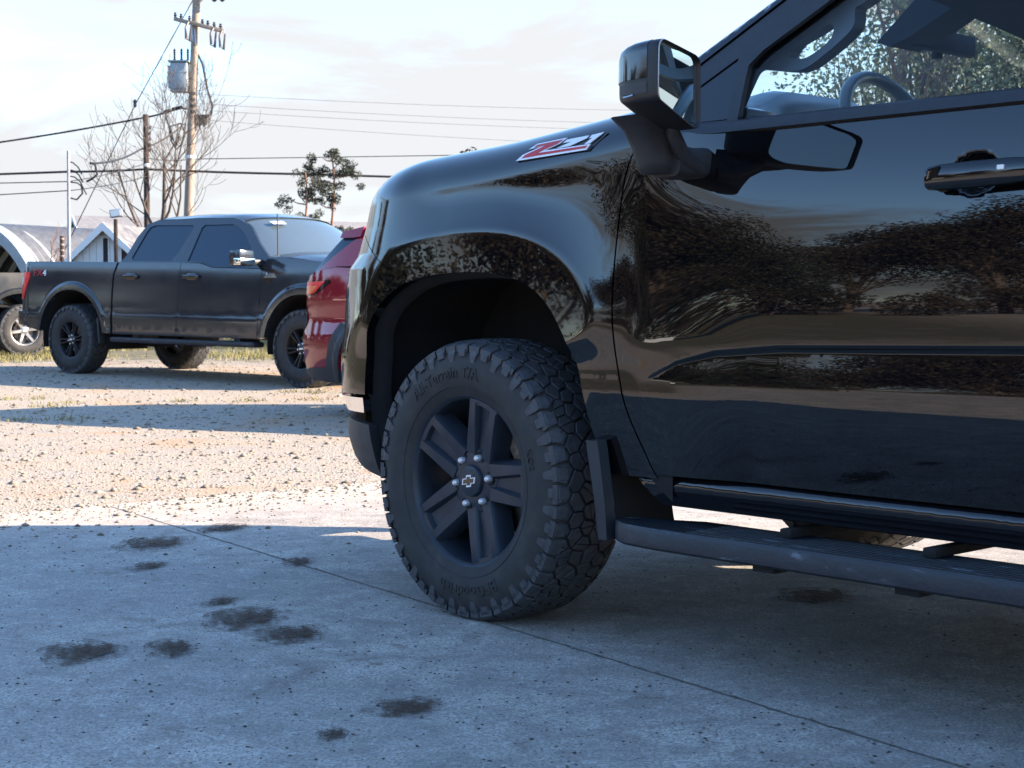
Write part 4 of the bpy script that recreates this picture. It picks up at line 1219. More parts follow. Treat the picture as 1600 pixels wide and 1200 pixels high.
gz = lambda x, y: float(ground_z(np.array(x), np.array(y)))
f150 = pickup("dark charcoal crew cab pickup truck with an FX4 badge, parked beyond the gravel", (-5.397, 19.0, .057), math.atan2(-.596, .803), math.atan(.0125), 'charcoal_paint',
              lambda p: many_spoke_wheel(p, .425, .30, .225, 6, M['wheel_black']))
far_truck = pickup("dark pickup truck with bright alloy wheels, cut by the left edge behind the charcoal truck", (-9.1, 27.1, .055), math.atan2(-.6, -.8), 0.0, 'silver_paint',
                lambda p: many_spoke_wheel(p, .43, .30, .235, 6, M['alloy'], split=False), badge=False, chrome=True)

# ------------------------------------------------------------------ maroon SUV: x forward from the tail, y away from the camera
suv = empty("suv", (-1.82, 12.84, 0.0), (0, 0, math.atan2(-.6, .8)))
tag(suv, "maroon SUV seen from its tail corner, half hidden behind the black truck", "suv")
SW_ = 1.88
SV_T = integ([.25, .40, .50, .62, .66, .74, .80, .90, .98, 1.10, 1.2, 1.3, 1.5], [-16, -10, -3, 2, 14, 14, -8, -4, 4, 8, 14, 20, 24])
def fsuv(x, z):
    x = np.asarray(x, float); z = np.asarray(z, float)
    y = .03 + np.interp(z, ZT, SV_T)
    u = np.maximum(.62 - x, 0)
    y = y + .12 * (u / .55) ** 2.3
    d = np.hypot(x - .95, z - .36); y = y - .02 * sst(.50, .46, d)
    u = np.maximum(x - 3.9, 0); return y + .2 * (u / .5) ** 2.2
sa = lambda c: [(c + .435 * math.cos(R(t)), .36 + .43 * math.sin(R(t))) for t in np.linspace(180, 0, 20)]
rear = [(.02, .345), (-.02, .50), (-.035, .60), (-.02, .66), (.035, .75), (.02, .82), (.03, .92), (.045, 1.07), (.08, 1.128)]
sbody = rear + [(.22, 1.165), (.45, 1.19), (1.4, 1.15), (3.0, 1.08), (3.3, 1.05), (4.2, .98), (4.45, .85), (4.48, .5), (4.35, .33)] + [(a, b) for a, b in sa(3.65)[::-1]] + [(3.1, .33), (1.5, .33)] + sa(.97)[::-1] + [(.45, .36)]
clad = [(.02, .335), (.015, .345), (.10, .372), (.37, .385), (.40, .50), (.43, .60), (.48, .675), (.54, .75)] + [(.97 + .435 * math.cos(R(t)), .36 + .43 * math.sin(R(t))) for t in np.linspace(130, 178, 8)] + [(.53, .27), (.37, .262), (.10, .29)]
for mr in (None, SW_):
    panel("body_side", sbody, fsuv, M['maroon_paint'], suv, .035, mirror=mr, flange=.08)
    cl = panel("wheel_arch_cladding", clad, fsuv, M['plastic'], suv, .03, mirror=mr, off=-.012, flange=.05)
    tl = panel("tail_light", [(.048, 1.085), (.40, 1.092), (.42, 1.068), (.22, .975), (.048, .955)], fsuv, M['black_gloss'], suv, .02, mirror=mr, off=-.006, flange=.03)
    panel("lamp_lens", [(.052, 1.076), (.355, 1.082), (.20, .985), (.052, .964)], fsuv, M['red_lens'], tl, .02, mirror=mr, off=-.012, flange=.01)
    panel("lamp_bar", [(.056, 1.045), (.25, 1.040), (.17, .992), (.060, .978)], fsuv, M['amber_lens'], tl, .02, mirror=mr, off=-.016, flange=.006)
    gt = lambda x, z: .075 + .40 * (np.asarray(z, float) - 1.17) + .12 * (np.maximum(.62 - np.asarray(x, float), 0) / .55) ** 2.3
    pil_ = [(.085, 1.128), (.22, 1.17), (.45, 1.197), (.72, 1.195), (.66, 1.44), (.42, 1.43)]
    panel("rear_quarter_pillar", [(.16, 1.150), (.24, 1.172), (.45, 1.197), (.74, 1.195), (.80, 1.52), (.62, 1.50), (.60, 1.43)], gt, M['maroon_paint'], suv, .04, mirror=mr, flange=.03)
    panel("rear_side_glass", [(.083, 1.128), (.155, 1.148), (.30, 1.24), (.595, 1.432), (.56, 1.44), (.41, 1.425)], gt, M['tinted'], suv, .03, mirror=mr, off=.01, flange=.02)
    panel("spoiler_end", [(.408, 1.428), (.418, 1.478), (.65, 1.515), (.64, 1.436), (.56, 1.428)], gt, M['maroon_paint'], suv, .03, mirror=mr, off=-.02, flange=.05)
    panel("side_window", [(.78, 1.20), (.86, 1.53), (2.3, 1.53), (3.1, 1.10)], gt, M['tinted'], suv, .08, mirror=mr)
    panel("reflector", [(-.012, .62), (.10, .60), (.16, .52), (.01, .56)], fsuv, M['silver_enamel'], suv, .03, mirror=mr, off=-.004) if False else None
def scross(name, sts, mt):
    rows = [[(x + f_ * (1 - s * s), ye + (SW_ - 2 * ye) * (s + 1) / 2, z + c_ * (1 - s * s)) for s in np.linspace(-1, 1, 13)] for x, ye, z, c_, f_ in sts]
    mb = MB(); mb.grid(rows); return mb.build(name, M[mt], suv, angle=50)
scross("roof", [(.41, .30, 1.478, .04, -.05), (.65, .24, 1.515, .06, 0), (1.2, .22, 1.57, .06, 0), (2.2, .23, 1.56, .06, 0), (2.6, .25, 1.48, .06, .1)], 'maroon_paint')
scross("tailgate_glass", [(.40, .24, 1.44, .0, -.06), (.085, .17, 1.13, 0, -.12)], 'tinted')
scross("tailgate", [(.085, .17, 1.13, 0, -.12), (.045, .16, 1.0, 0, -.12), (.035, .17, .75, 0, -.13), (-.03, .19, .62, 0, -.12), (.02, .18, .34, 0, -.1)], 'maroon_paint')
scross("windscreen", [(2.6, .25, 1.48, .06, .1), (3.25, .12, 1.06, .04, .2)], 'screen_glass')
scross("bonnet", [(3.22, .10, 1.055, .05, .2), (3.8, .12, 1.02, .06, .1), (4.3, .22, .93, .04, .12), (4.46, .3, .82, .0, .1), (4.46, .3, .4, 0, .1)], 'maroon_paint')
mb = MB(); mb.box((2.2, SW_ / 2, .36), (3.9, 1.5, .1)); mb.box((2.0, SW_ / 2, .85), (2.4, 1.55, .6)); mb.build("underbody", M['black_matte'], suv)
w = empty("wheel", (.97, .03, .36), parent=suv)
tyre(w, .36, .23, .225, pitches=30, n=48, lugs=False)
mb = MB(); mb.lathe([(.21, .16), (.215, .03), (.226, .016), (.228, .03), (.2, .18)], 48); mb.lathe([(0, .03), (.06, .035), (.07, .08)], 24)
for k in range(5): spoke_solid(mb, R(72 * k), .05, .05, .035, R(72 * k), .22, .06, .02)
mb.build("rim", M['wheel_black'], w, angle=30)
index_kids(suv)
for lc, rz in (((3.65, .03, .36), 0), ((.97, SW_ - .03, .36), math.pi), ((3.65, SW_ - .03, .36), math.pi)):
    c = copy_tree(w, suv); c.location = lc; c.rotation_euler = (0, 0, rz)
# ------------------------------------------------------------------ buildings
M['corrugated'] = noisy("corrugated_steel", (.17, .17, .172), (.25, .25, .25), 3, .5, metal=.25)
M['white_wall'] = noisy("white_painted_boards", (.62, .66, .70), (.72, .74, .76), 2, .7)
M['white_trim'] = mat("white_trim", (.8, .8, .8), .6)
M['roof_grey'] = noisy("grey_shingles", (.14, .14, .145), (.22, .21, .21), 8, .85)
M['dark_glass'] = mat("dark_window_glass", (.03, .035, .04), .08)
m = noisy("pole_wood", (.24, .19, .15), (.36, .29, .23), 6, .9, .3, 40, mapscale=(8, 8, .6)); M['pole_wood'] = m
M['pole_dark'] = noisy("creosote_wood", (.035, .023, .020), (.075, .048, .038), 6, .9, .3, 40, mapscale=(8, 8, .6))
M['galv'] = noisy("galvanised_steel", (.32, .33, .36), (.44, .45, .48), 10, .45, metal=.5)
M['wire'] = mat("black_cable", (.012, .012, .014), .6)
M['porcelain'] = mat("dark_porcelain", (.06, .05, .05), .3)
M['transformer'] = noisy("grey_transformer_paint", (.26, .31, .34), (.33, .38, .41), 4, .5)

hut = empty("quonset_hut", (-19.0, 55, .0), (0, 0, math.atan2(.85, .53)))
tag(hut, "large arched corrugated steel hut with an open end, behind the pickups", "hut")
HR, HL_ = 3.72, 26.0
mb = MB(); rows = []
NX = 160
for i in range(NX + 1):
    x = HL_ * i / NX
    k = HR + (.055 if i % 2 else -.045)
    rows.append([(x, k * math.cos(a), k * math.sin(a)) for a in np.linspace(0, math.pi, 40)])
mb.grid(rows); mb.build("shell", M['corrugated'], hut, fix=False, smooth=False)
for x in np.linspace(.6, 8, 11):
    mb = MB(); mb.tube([(x, (HR - .12) * math.cos(a), (HR - .12) * math.sin(a)) for a in np.linspace(0, math.pi, 30)], .11, 6); mb.build("rib", M['white_trim'], hut)
mb = MB(); mb.grid([[(-.15, r_ * math.cos(a), r_ * math.sin(a)) for a in np.linspace(0, math.pi, 40)] for r_ in (HR - .26, HR + .12)]); mb.grid([[(x, (HR + .12) * math.cos(a), (HR + .12) * math.sin(a)) for a in np.linspace(0, math.pi, 40)] for x in (-.15, .35)]); mb.build("end_band", M['transformer'], hut)
mb = MB(); mb.add([(9, HR * math.cos(a), HR * math.sin(a)) for a in np.linspace(0, math.pi, 30)], [tuple(range(30))]); mb.build("back_wall", M['white_wall'], hut)

def gable_house(name, label, cat, loc, yaw, w, L, eave, apex, wall, roofm, wins=(), board=.18):
    h = empty(name, loc, (0, 0, yaw)); tag(h, label, cat)
    mb = MB(); hw = w / 2
    mb.prism([(-hw, 0), (hw, 0), (hw, eave), (0, apex), (-hw, eave)], 0, L); mb.build("wall", wall, h, smooth=False)
    for s in (-1, 1):
        d = np.array([hw, eave - apex]); d = d / np.linalg.norm(d); ov = .3
        a = (0, apex + .02); b = (s * (hw + ov * d[0]), eave + ov * d[1] + .02)
        mb = MB(); mb.prism([a, b, (b[0], b[1] + .09), (0, apex + .12)], -.25, L + .25); mb.build("roof", roofm, h, smooth=False)
        mb = MB(); mb.prism([(0, apex + .125), (b[0], b[1] + .095), (b[0], b[1] - .09), (0, apex - .09)], -.285, -.25); mb.build("bargeboard", M['white_trim'], h, smooth=False)
    nb = int(w / board)
    for i in range(nb):
        x = -hw + (i + .5) * board
        top = apex - abs(x) * (apex - eave) / hw - .03
        mb = MB(); mb.box((x, -.012, top / 2), (board - .02, .022, top)); mb.build("board", wall, h, smooth=False)
    for x, z, ww, hh in wins:
        mb = MB(); mb.box((x, -.03, z), (ww, .03, hh)); f = mb.build("window", M['white_trim'], h, smooth=False)
        mb = MB(); mb.box((x, -.05, z), (ww - .08, .03, hh - .08)); mb.build("pane", M['dark_glass'], f, smooth=False)
    return h
gable_house("shed", "pale blue white gabled shed just beyond the charcoal truck's cargo box", "shed", (-10.35, 40.2, 0.0), R(-8), 2.0, 6, 1.95, 2.86, M['white_wall'], M['roof_grey'], wins=((-.02, 2.25, .20, .75), (.5, 2.1, .26, .6)))
gable_house("barn", "distant grey roofed barn showing over the arched hut", "barn", (-19.4, 70.5, 0.0), R(-66), 5.0, 14, 3.5, 4.75, M['white_wall'], M['roof_grey'])
gable_house("farm_building", "grey roofed white building under the pine trees, behind the windscreen", "building", (-8.4, 61, 0.0), R(-62), 5.0, 12, 2.6, 3.9, M['white_wall'], M['roof_grey'])

# ------------------------------------------------------------------ poles and lines
def pole_thing(name, label, x, y, top, r0, r1, mt, lean=0.0, cat="utility pole"):
    p = empty(name, (x, y, gz(x, y))); tag(p, label, cat)
    mb = MB(); mb.tube([(0, 0, -.2), (lean * .5, 0, top * .5), (lean, 0, top)], [r0, (r0 + r1) / 2, r1], 16); mb.build("shaft", M[mt], p)
    return p
Yp = 50
up = pole_thing("utility_pole", "tall wooden utility pole carrying a transformer and a crossarm", -10.46, Yp, 12.6, .165, .115, 'pole_wood', .62)
px = lambda z: .62 * z / 12.6
mb = MB(); mb.box((px(9.5) + .14, -.15, 9.62), (1.62, .10, .12), Matrix.Rotation(R(14), 3, 'Y'), .01); ca = mb.build("crossarm", M['pole_wood'], up)
for i, dx in enumerate((-.60, -.42, -.15, .25, .42, .62, .82)):
    z = 9.62 - (dx - .14) * math.tan(R(14))
    mb = MB(); mb.lathe([(.02, .05), (.06, .08), (.03, .11), (.065, .14), (.03, .18), (.05, .22), (0, .24)], 10, 'z', (px(9.5) + dx, -.15, z - .02)); mb.build("insulator", M['porcelain'], ca)
for dx in (-.20, .58, .86):
    z = 9.55 - (dx - .14) * math.tan(R(14)); x0 = px(9.5) + dx
    mb = MB(); mb.tube([(x0 + .02, -.25, z + .05), (x0 - .03, -.42, z - .15), (x0, -.45, z - .48), (x0 + .1, -.40, z - .55), (x0 + .12, -.28, z - .05)], [.045, .03, .05, .05, .025], 8); mb.build("fuse_cutout", M['porcelain'], up)
mb = MB(); mb.box((px(11) + .75, -.1, 10.75), (.9, .1, .1), Matrix.Rotation(R(5), 3, 'Y')); mb.tube([(px(10), -.12, 10.2), (px(10) + .5, -.12, 10.7)], .03, 6); mb.build("brace", M['pole_wood'], up)
for dx in (.55, .8): mb = MB(); mb.lathe([(.03, 0), (.09, .05), (.04, .1), (.08, .15), (0, .2)], 10, 'z', (px(11) + dx, -.1, 10.35)); mb.build("insulator", M['porcelain'], up)
mb = MB(); mb.tube([(px(8), -.05, 10.1), (px(9) + .06, -.16, 9.0)], .025, 6); mb.tube([(px(10) - .18, -.15, 10.1), (px(9) - .02, -.16, 9.1)], .02, 6); mb.build("arm_brace", M['galv'], up)
tr = MB(); xT = px(8) - .42
tr.box((xT, 0, 8.02), (.56, .62, .86), bev=.09); tr.box((xT, 0, 8.48), (.66, .70, .05), bev=.01); tr.box((xT, 0, 7.57), (.5, .55, .05)); tr.box((xT - .02, 0, 8.12), (.585, .64, .03))
for k in (-1, 0, 1): tr.box((xT - .30, k * .18, 8.0), (.10, .03, .7))
tr.box((xT + .32, 0, 8.25), (.2, .2, .14)); tr.box((xT + .32, 0, 7.8), (.2, .2, .14))
tm = tr.build("transformer", M['transformer'], up)
for dx, t in ((-.18, -.05), (.04, 0), (.24, .05)):
    mb = MB()
    prof = [(.05, 0)] + sum([[(.028, .05 + .07 * k), (.05, .075 + .07 * k), (.03, .10 + .07 * k)] for k in range(5)], []) + [(0, .44)]
    mb.lathe(prof, 10, 'z', (xT + dx, .02, 8.5)); mb.build("bushing", M['porcelain'], tm)
mb = MB(); mb.tube([(px(8.4) + .12, 0, 8.75), (px(8) + .30, -.05, 8.4), (px(8) + .45, -.05, 7.6), (px(7.5) + .62, -.05, 7.1), (px(7) + .60, -.05, 6.85), (px(7) + .35, -.05, 6.68)], .035, 8); mb.build("riser_cable", M['wire'], up)
mb = MB()
for k in range(5): mb.tube([(px(6.8) + .20 + .07 * k, -.05 - .03 * (k % 2), 6.80), (px(6.8) + .17 + .07 * k, -.05, 6.50 - .06 * (k % 2))], .035, 6)
mb.box((px(6.8) + .32, -.05, 6.80), (.5, .12, .06)); mb.build("cable_head", M['porcelain'], up)
for k in range(4): mb = MB(); mb.box((px(7) + .04, -.13, 6.92 + .19 * k), (.16, .1, .09), bev=.02); mb.build("spool_insulator", M['porcelain'], up)
mb = MB(); mb.lathe([(.17, 0), (.175, .05), (.17, .1)], 16, 'z', (px(5.4), 0, 5.45)); mb.build("pole_band", M['white_trim'], up)
bp = pole_thing("service_pole", "short dark brown pole in front of the bare tree", -11.13, 48, 6.60, .10, .082, 'pole_dark')
mb = MB(); mb.lathe([(.10, 0), (.105, .04), (.10, .09)], 14, 'z', (0, 0, 5.02)); mb.build("pole_band", M['white_trim'], bp)
for k in range(5): mb = MB(); mb.box((.13, -.02, 5.9 - .17 * k + .3), (.05, .06, .10), bev=.01); mb.build("spool_insulator", M['porcelain'], bp)
mp_ = pole_thing("metal_pole", "slim galvanised metal pole at the left, holding the service cables", -9.87, 35, 4.24, .042, .036, 'galv', .03)
mb = MB()
for z, L in ((4.0, .12), (3.82, .14), (3.68, .16), (3.55, .22)): mb.tube([(.04, 0, z), (L, 0, z - .02), (L + .12, 0, z - .12), (L + .20, 0, z - .28)], .016, 6)
mb.tube([(.50, 0, 3.98), (.62, 0, 3.94), (.66, 0, 3.72), (.55, 0, 3.62), (.42, 0, 3.56)], .026, 6); mb.tube([(.30, 0, 3.5), (.33, 0, 3.3), (.20, 0, 3.16), (.05, 0, 3.2)], .02, 6)
mb.build("cable_loop", M['wire'], mp_)
lp = pole_thing("floodlight_post", "rusty post topped by a small floodlight, beside the pale shed", -8.31, 33, 2.62, .045, .04, 'pole_dark', cat="light post")
mb = MB(); mb.box((.03, -.05, 2.74), (.26, .14, .17), Matrix.Rotation(R(-8), 3, 'Y'), .02); lh = mb.build("lamp_housing", M['galv'], lp)
mb = MB(); mb.box((.03, -.125, 2.74), (.20, .02, .12), Matrix.Rotation(R(-8), 3, 'Y')); mb.build("lens", M['white_plate'], lh)
rp = pole_thing("marker_post", "small rust red post in front of the arched hut", -10.3, 36, 2.40, .045, .045, 'pole_dark', cat="post")
mb = MB()
for k in range(4): mb.lathe([(.05, 0), (.065, .03), (.05, .06)], 10, 'z', (0, 0, 1.9 + .13 * k))
mb.build("ribbed_collar", M['rust_steel'], rp)

def line(name, label, pts, r, sag=0.0, cat="cable", group=None):
    P = []
    for a, b in zip(pts[:-1], pts[1:]):
        a = np.array(a, float); b = np.array(b, float)
        for t in np.linspace(0, 1, 14)[:-1]:
            p = a + (b - a) * t; p[2] -= 4 * sag * t * (1 - t); P.append(tuple(p))
    P.append(tuple(pts[-1]))
    mb = MB(); mb.tube(P, r, 5); o = mb.build(name, M['wire'])
    tag(o, label, cat, group); return o
line("service_cable", "thick cable rising from the left edge to the tall pole", [(-26, 50, 4.5), (-16.2, 50, 6.03), (-11.65, 50, 6.80), (-10.47, 50, 7.12), (-10.15, 50, 7.1)], .030, .03)
mb = MB(); mb.tube([(-11.0, 50, 6.98), (-10.8, 50, 7.04)], .055, 8); mb.tube([(-10.75, 49.95, 7.05), (-10.42, 49.95, 7.13)], .06, 8)
tag(mb.build("cable_clamp", M['wire']), "dark clamp sleeve at the end of the thick rising cable", "clamp")
line("service_cable", "cable dipping from the slim metal pole to the tall pole", [(-9.35, 35, 4.02), (-11.28, 47.9, 5.60), (-10.35, 49.9, 6.60)], .028, .10)
mb = MB(); mb.tube([(-10.95, 49.8, 6.98), (-10.82, 49.8, 6.5), (-10.75, 49.8, 6.05), (-10.6, 49.8, 5.78), (-10.42, 49.8, 5.95), (-10.30, 49.8, 6.3), (-10.45, 49.8, 6.6), (-10.8, 49.8, 6.5), (-10.7, 49.8, 6.1), (-10.6, 49.8, 5.9), (-10.5, 49.8, 6.2)], .028, 6)
tag(mb.build("cable_coil", M['wire']), "looped spare coil of cable hanging beside the tall pole", "cable")
line("trunk_cable", "thick level cable crossing behind the poles and the pine", [(-26, 50, 4.75), (-13.5, 48, 4.93), (-11.14, 47.9, 5.0), (-6.4, 48, 4.86), (10, 52, 4.75)], .036, .02)
line("phone_line", "thin wire level above the thick crossing cable, right of the poles", [(-11.14, 48, 5.35), (-10.15, 50, 5.50), (20, 52, 6.3)], .014, .06)
line("phone_line", "upper thin wire leaving the slim metal pole to the left", [(-11.1, 48, 5.2), (-9.84, 35, 3.62), (-24, 40, 3.9)], .012, .05)
line("phone_line", "lower thin wire leaving the slim metal pole to the left", [(-11.1, 48, 4.8), (-9.84, 35, 3.42), (-24, 40, 3.2)], .012, .05)
line("guy_wire", "steep guy wire dropping left from the pole top", [(-10.0, 50, 10.6), (-11.9, 50, 7.25), (-15.5, 50, .1)], .016)
mb = MB(); mb.lathe([(.02, 0), (.06, .05), (.05, .12), (.07, .2), (.02, .26)], 8, 'z', (-11.93, 50, 7.12)); tag(mb.build("strain_insulator", M['porcelain']), "small insulator on the steep guy wire", "insulator")
for wd, z0, z1 in (("highest", 7.55, 7.35), ("second highest", 7.25, 6.85), ("third highest", 7.05, 6.60), ("lowest", 6.75, 6.0)):
    line("power_line", wd + " of the four faint thin power lines running right from the tall pole", [(-9.95, 50, z0), (6, 58, z1 + .65), (40, 75, z1 + 2.5)], .005, .1, "power line", "thin power lines to the right")

# ------------------------------------------------------------------ trees
M['bark'] = noisy("bark", (.10, .075, .06), (.19, .145, .115), 12, .9, .4, 40, mapscale=(3, 3, .5))
M['twig'] = noisy("twig_bark", (.06, .045, .038), (.11, .085, .07), 12, .9)
M['red_bark'] = noisy("reddish_bark", (.20, .10, .07), (.30, .16, .12), 12, .9)
def leafmat(name, a, b, c):
    m = mat(name, a, .75)
    t = NT(m)
    oi = t.n("ShaderNodeNewGeometry")
    t.color(t.ramp(oi.outputs['Random Per Island'], [(.1, a), (.5, b), (.9, c)]))
    tl = t.n("ShaderNodeBsdfTranslucent"); mx = t.n("ShaderNodeMixShader"); mx.inputs[0].default_value = .35
    src = t.b.inputs['Base Color'].links[0].from_socket; t.l(src, tl.inputs['Color'])
    out = [q for q in t.t.nodes if q.type == 'OUTPUT_MATERIAL'][0]
    t.l(t.b.outputs[0], mx.inputs[1]); t.l(tl.outputs[0], mx.inputs[2]); t.l(mx.outputs[0], out.inputs['Surface'])
    return m
M['leaf_dark'] = leafmat("dark_foliage", (.020, .026, .014), (.040, .044, .022), (.075, .062, .034))
M['leaf_brown'] = leafmat("winter_foliage", (.030, .022, .015), (.055, .042, .026), (.10, .075, .045))
M['leaf_olive'] = leafmat("olive_foliage", (.09, .115, .065), (.17, .195, .11), (.27, .28, .17))
M['leaf_pine'] = leafmat("pine_needles", (.022, .032, .024), (.040, .050, .034), (.08, .075, .04))

def leaves(cl, n, size, g, flat=.5):
    """cl: clump centres (x,y,z,r). returns verts, faces of small leaf quads"""
    cl = np.array(cl); w = cl[:, 3] ** 2; idx = g.choice(len(cl), n, p=w / w.sum())
    d = g.normal(size=(n, 3)); d /= np.linalg.norm(d, axis=1)[:, None]
    r = cl[idx, 3] * g.uniform(.25, 1, n) ** .6
    c = cl[idx, :3] + d * r[:, None] * np.array([1, 1, .75])
    u = g.normal(size=(n, 3)); u /= np.linalg.norm(u, axis=1)[:, None]
    v = np.cross(u, g.normal(size=(n, 3))); v /= np.linalg.norm(v, axis=1)[:, None]
    s = size * g.uniform(.6, 1.4, n)[:, None]
    a = c + u * s; b = c + v * s * flat; cc = c - u * s; dd = c - v * s * flat
    V = np.stack([a, b, cc, dd], 1).reshape(-1, 3)
    F = np.arange(4 * n).reshape(-1, 4)
    return V, F

def fast_mesh(name, V, F, material):
    me = bpy.data.meshes.new(name)
    n = len(F); k = F.shape[1]
    me.vertices.add(len(V)); me.vertices.foreach_set('co', np.asarray(V, np.float32).ravel())
    me.loops.add(n * k); me.loops.foreach_set('vertex_index', F.astype(np.int32).ravel())
    me.polygons.add(n); me.polygons.foreach_set('loop_start', np.arange(0, n * k, k, dtype=np.int32))
    me.materials.append(material); me.update(calc_edges=True)
    return me

def skeleton(g, h, r0, depth, spread, nb, upward=.55, first=.25, kink=.25, ratio=.62):
    """recursive limbs: returns list of (points, radii) and tip points"""
    limbs = []; tips = []
    def grow(p, d, L, r, lev):
        n = 6; pts = [p]; rs = [r]
        for i in range(n):
            d = d + g.normal(size=3) * kink * .25 + np.array([0, 0, upward * .12]); d /= np.linalg.norm(d)
            p = p + d * L / n; pts.append(p); rs.append(r * (1 - .72 * (i + 1) / n))
        limbs.append((pts, rs))
        if lev == 0: tips.append(p); return
        for j in range(nb[depth - lev] if isinstance(nb, (list, tuple)) else nb):
            t = first + (1 - first) * (j + g.uniform(.1, .9)) / (nb[depth - lev] if isinstance(nb, (list, tuple)) else nb)
            i = min(int(t * n), n - 1); q = pts[i] + (pts[i + 1] - pts[i]) * (t * n - i)
            a = g.uniform(0, 2 * math.pi); base = pts[i + 1] - pts[i]; base /= np.linalg.norm(base)
            o = np.array([math.cos(a), math.sin(a), g.uniform(-.1, .35)]); o -= base * (o @ base); o /= np.linalg.norm(o)
            nd = base * (1 - spread) + o * spread
            grow(q, nd / np.linalg.norm(nd), L * ratio * g.uniform(.7, 1.15) * (1.15 - .45 * t), max(rs[i] * .55, .004), lev - 1)
        tips.append(p)
    grow(np.zeros(3), np.array([0, 0, 1.0]), h, r0, depth)
    return limbs, tips

def limb_mesh(name, limbs, material, n=5, minr=0):
    mb = MB()
    for pts, rs in limbs: mb.tube([tuple(p) for p in pts], rs, n if rs[0] > .03 else 3, cap=False)
    return fast_mesh(name, np.array(mb.v), np.array(mb.f), material)

def add_tree(name, label, loc, trunk_me, crown_me, scale=1.0, rot=0.0, cat="tree", group=None, second="crown"):
    r = empty(name, loc, (0, 0, rot)); r.scale = (scale,) * 3 if np.isscalar(scale) else scale; tag(r, label, cat, group)
    link(bpy.data.objects.new("trunk", trunk_me), r)
    if crown_me is not None: link(bpy.data.objects.new(second, crown_me), r)
    return r

# leafless tree behind the poles
g = np.random.default_rng(21)
limbs, tips = skeleton(g, 3.0, .09, 4, .52, [8, 5, 4, 2], upward=1.2, first=.22, kink=.35, ratio=.72)
big_l = [l for l in limbs if l[1][0] > .022]; small_l = [([p for p in l[0]], [max(r, .0045) for r in l[1]]) for l in limbs if l[1][0] <= .022]
add_tree("bare_tree", "leafless spreading tree behind the brown pole and the utility pole", (-9.9, 44, .8), limb_mesh("bare_trunk", big_l, M['twig']), limb_mesh("bare_twigs", small_l, M['twig']), 1.42, 0.6, second="twigs")
# red twigged shrub in front of the hut
g = np.random.default_rng(5)
limbs, tips = skeleton(g, .7, .02, 2, .5, [8, 4], upward=1.0, kink=.4)
add_tree("red_twig_shrub", "small red twigged bare shrub in front of the arched hut", (-11.1, 38, 1.4), limb_mesh("shrub_stems", limbs, M['red_bark']), None, 1.5, cat="shrub")

# the two thin pines
def pine(seed, h, nodes, lean):
    g = np.random.default_rng(seed)
    pts = [np.array([lean * math.sin(2.2 * t) + .06 * math.sin(9 * t), .1 * math.sin(5 * t), h * t]) for t in np.linspace(0, 1, 12)]
    limbs = [(pts, list(np.linspace(.075, .02, 12)))]; cl = []
    for t, a, L, r in nodes:
        i = min(int(t * 11), 10); p = pts[i] + (pts[i + 1] - pts[i]) * (t * 11 - i)
        q = p + np.array([math.cos(a) * L, .35 * math.sin(a * 3) * L, L * .30])
        limbs.append(([p, (p + q) / 2 + np.array([0, 0, -.04]), q], [.028, .02, .009]))
        for k in range(6):
            s = g.uniform(.35, 1.15)
            cl.append((*(p + (q - p) * s + g.normal(size=3) * r * .55), r * g.uniform(.30, .58)))
    V, F = leaves(cl, 4500, .052, g, .26)
    return limb_mesh("pine_trunk", limbs, M['red_bark'], 6), fast_mesh("pine_crown", V, F, M['leaf_pine'])
tA = pine(3, 4.6, [(.42, 3.3, .75, .42), (.45, .2, .55, .40), (.55, 3.0, .35, .5), (.57, .5, .45, .35), (.62, 3.4, .8, .3), (.50, 1.6, .2, .4), (.66, .2, .5, .35), (.80, 3.0, .5, .42), (.83, .4, .35, .3), (.92, 1.5, .1, .4), (.97, 2.0, .15, .3)], .05)
add_tree("pine_tree", "thin dark pine with open tufted branches, left of a reddish leaning stem", (-5.95, 45, .06), *tA)
tB = pine(9, 5.0, [(.52, .3, .5, .22), (.60, .5, .35, .2), (.48, 0, .62, .25), (.80, 3.3, .5, .35), (.86, 3.2, .75, .45), (.90, .2, .45, .42), (.95, 1.2, .3, .42), (.99, 3.0, .3, .4), (.72, 3.3, .4, .25)], .12)
add_tree("pine_tree", "thin pine with a bare reddish stem and a tuft at its top", (-5.28, 45.4, .06), *tB)
g = np.random.default_rng(31)
V, F = leaves([(.0, 0, 3.6, .8), (.3, 0, 4.1, .45), (-.35, 0, 3.9, .5), (.05, 0, 4.55, .3), (0, 0, 2.6, 1.2)], 2600, .07, g, .4)
add_tree("young_tree", "small reddish tree top peeping over the black truck's bonnet", (-1.08, 40, .1), limb_mesh("young_trunk", [([np.array([0, 0, 0]), np.array([0, 0, 2.]), np.array([.05, 0, 4.5])], [.08, .06, .02])], M['red_bark']), fast_mesh("young_crown", V, F, M['leaf_brown']))

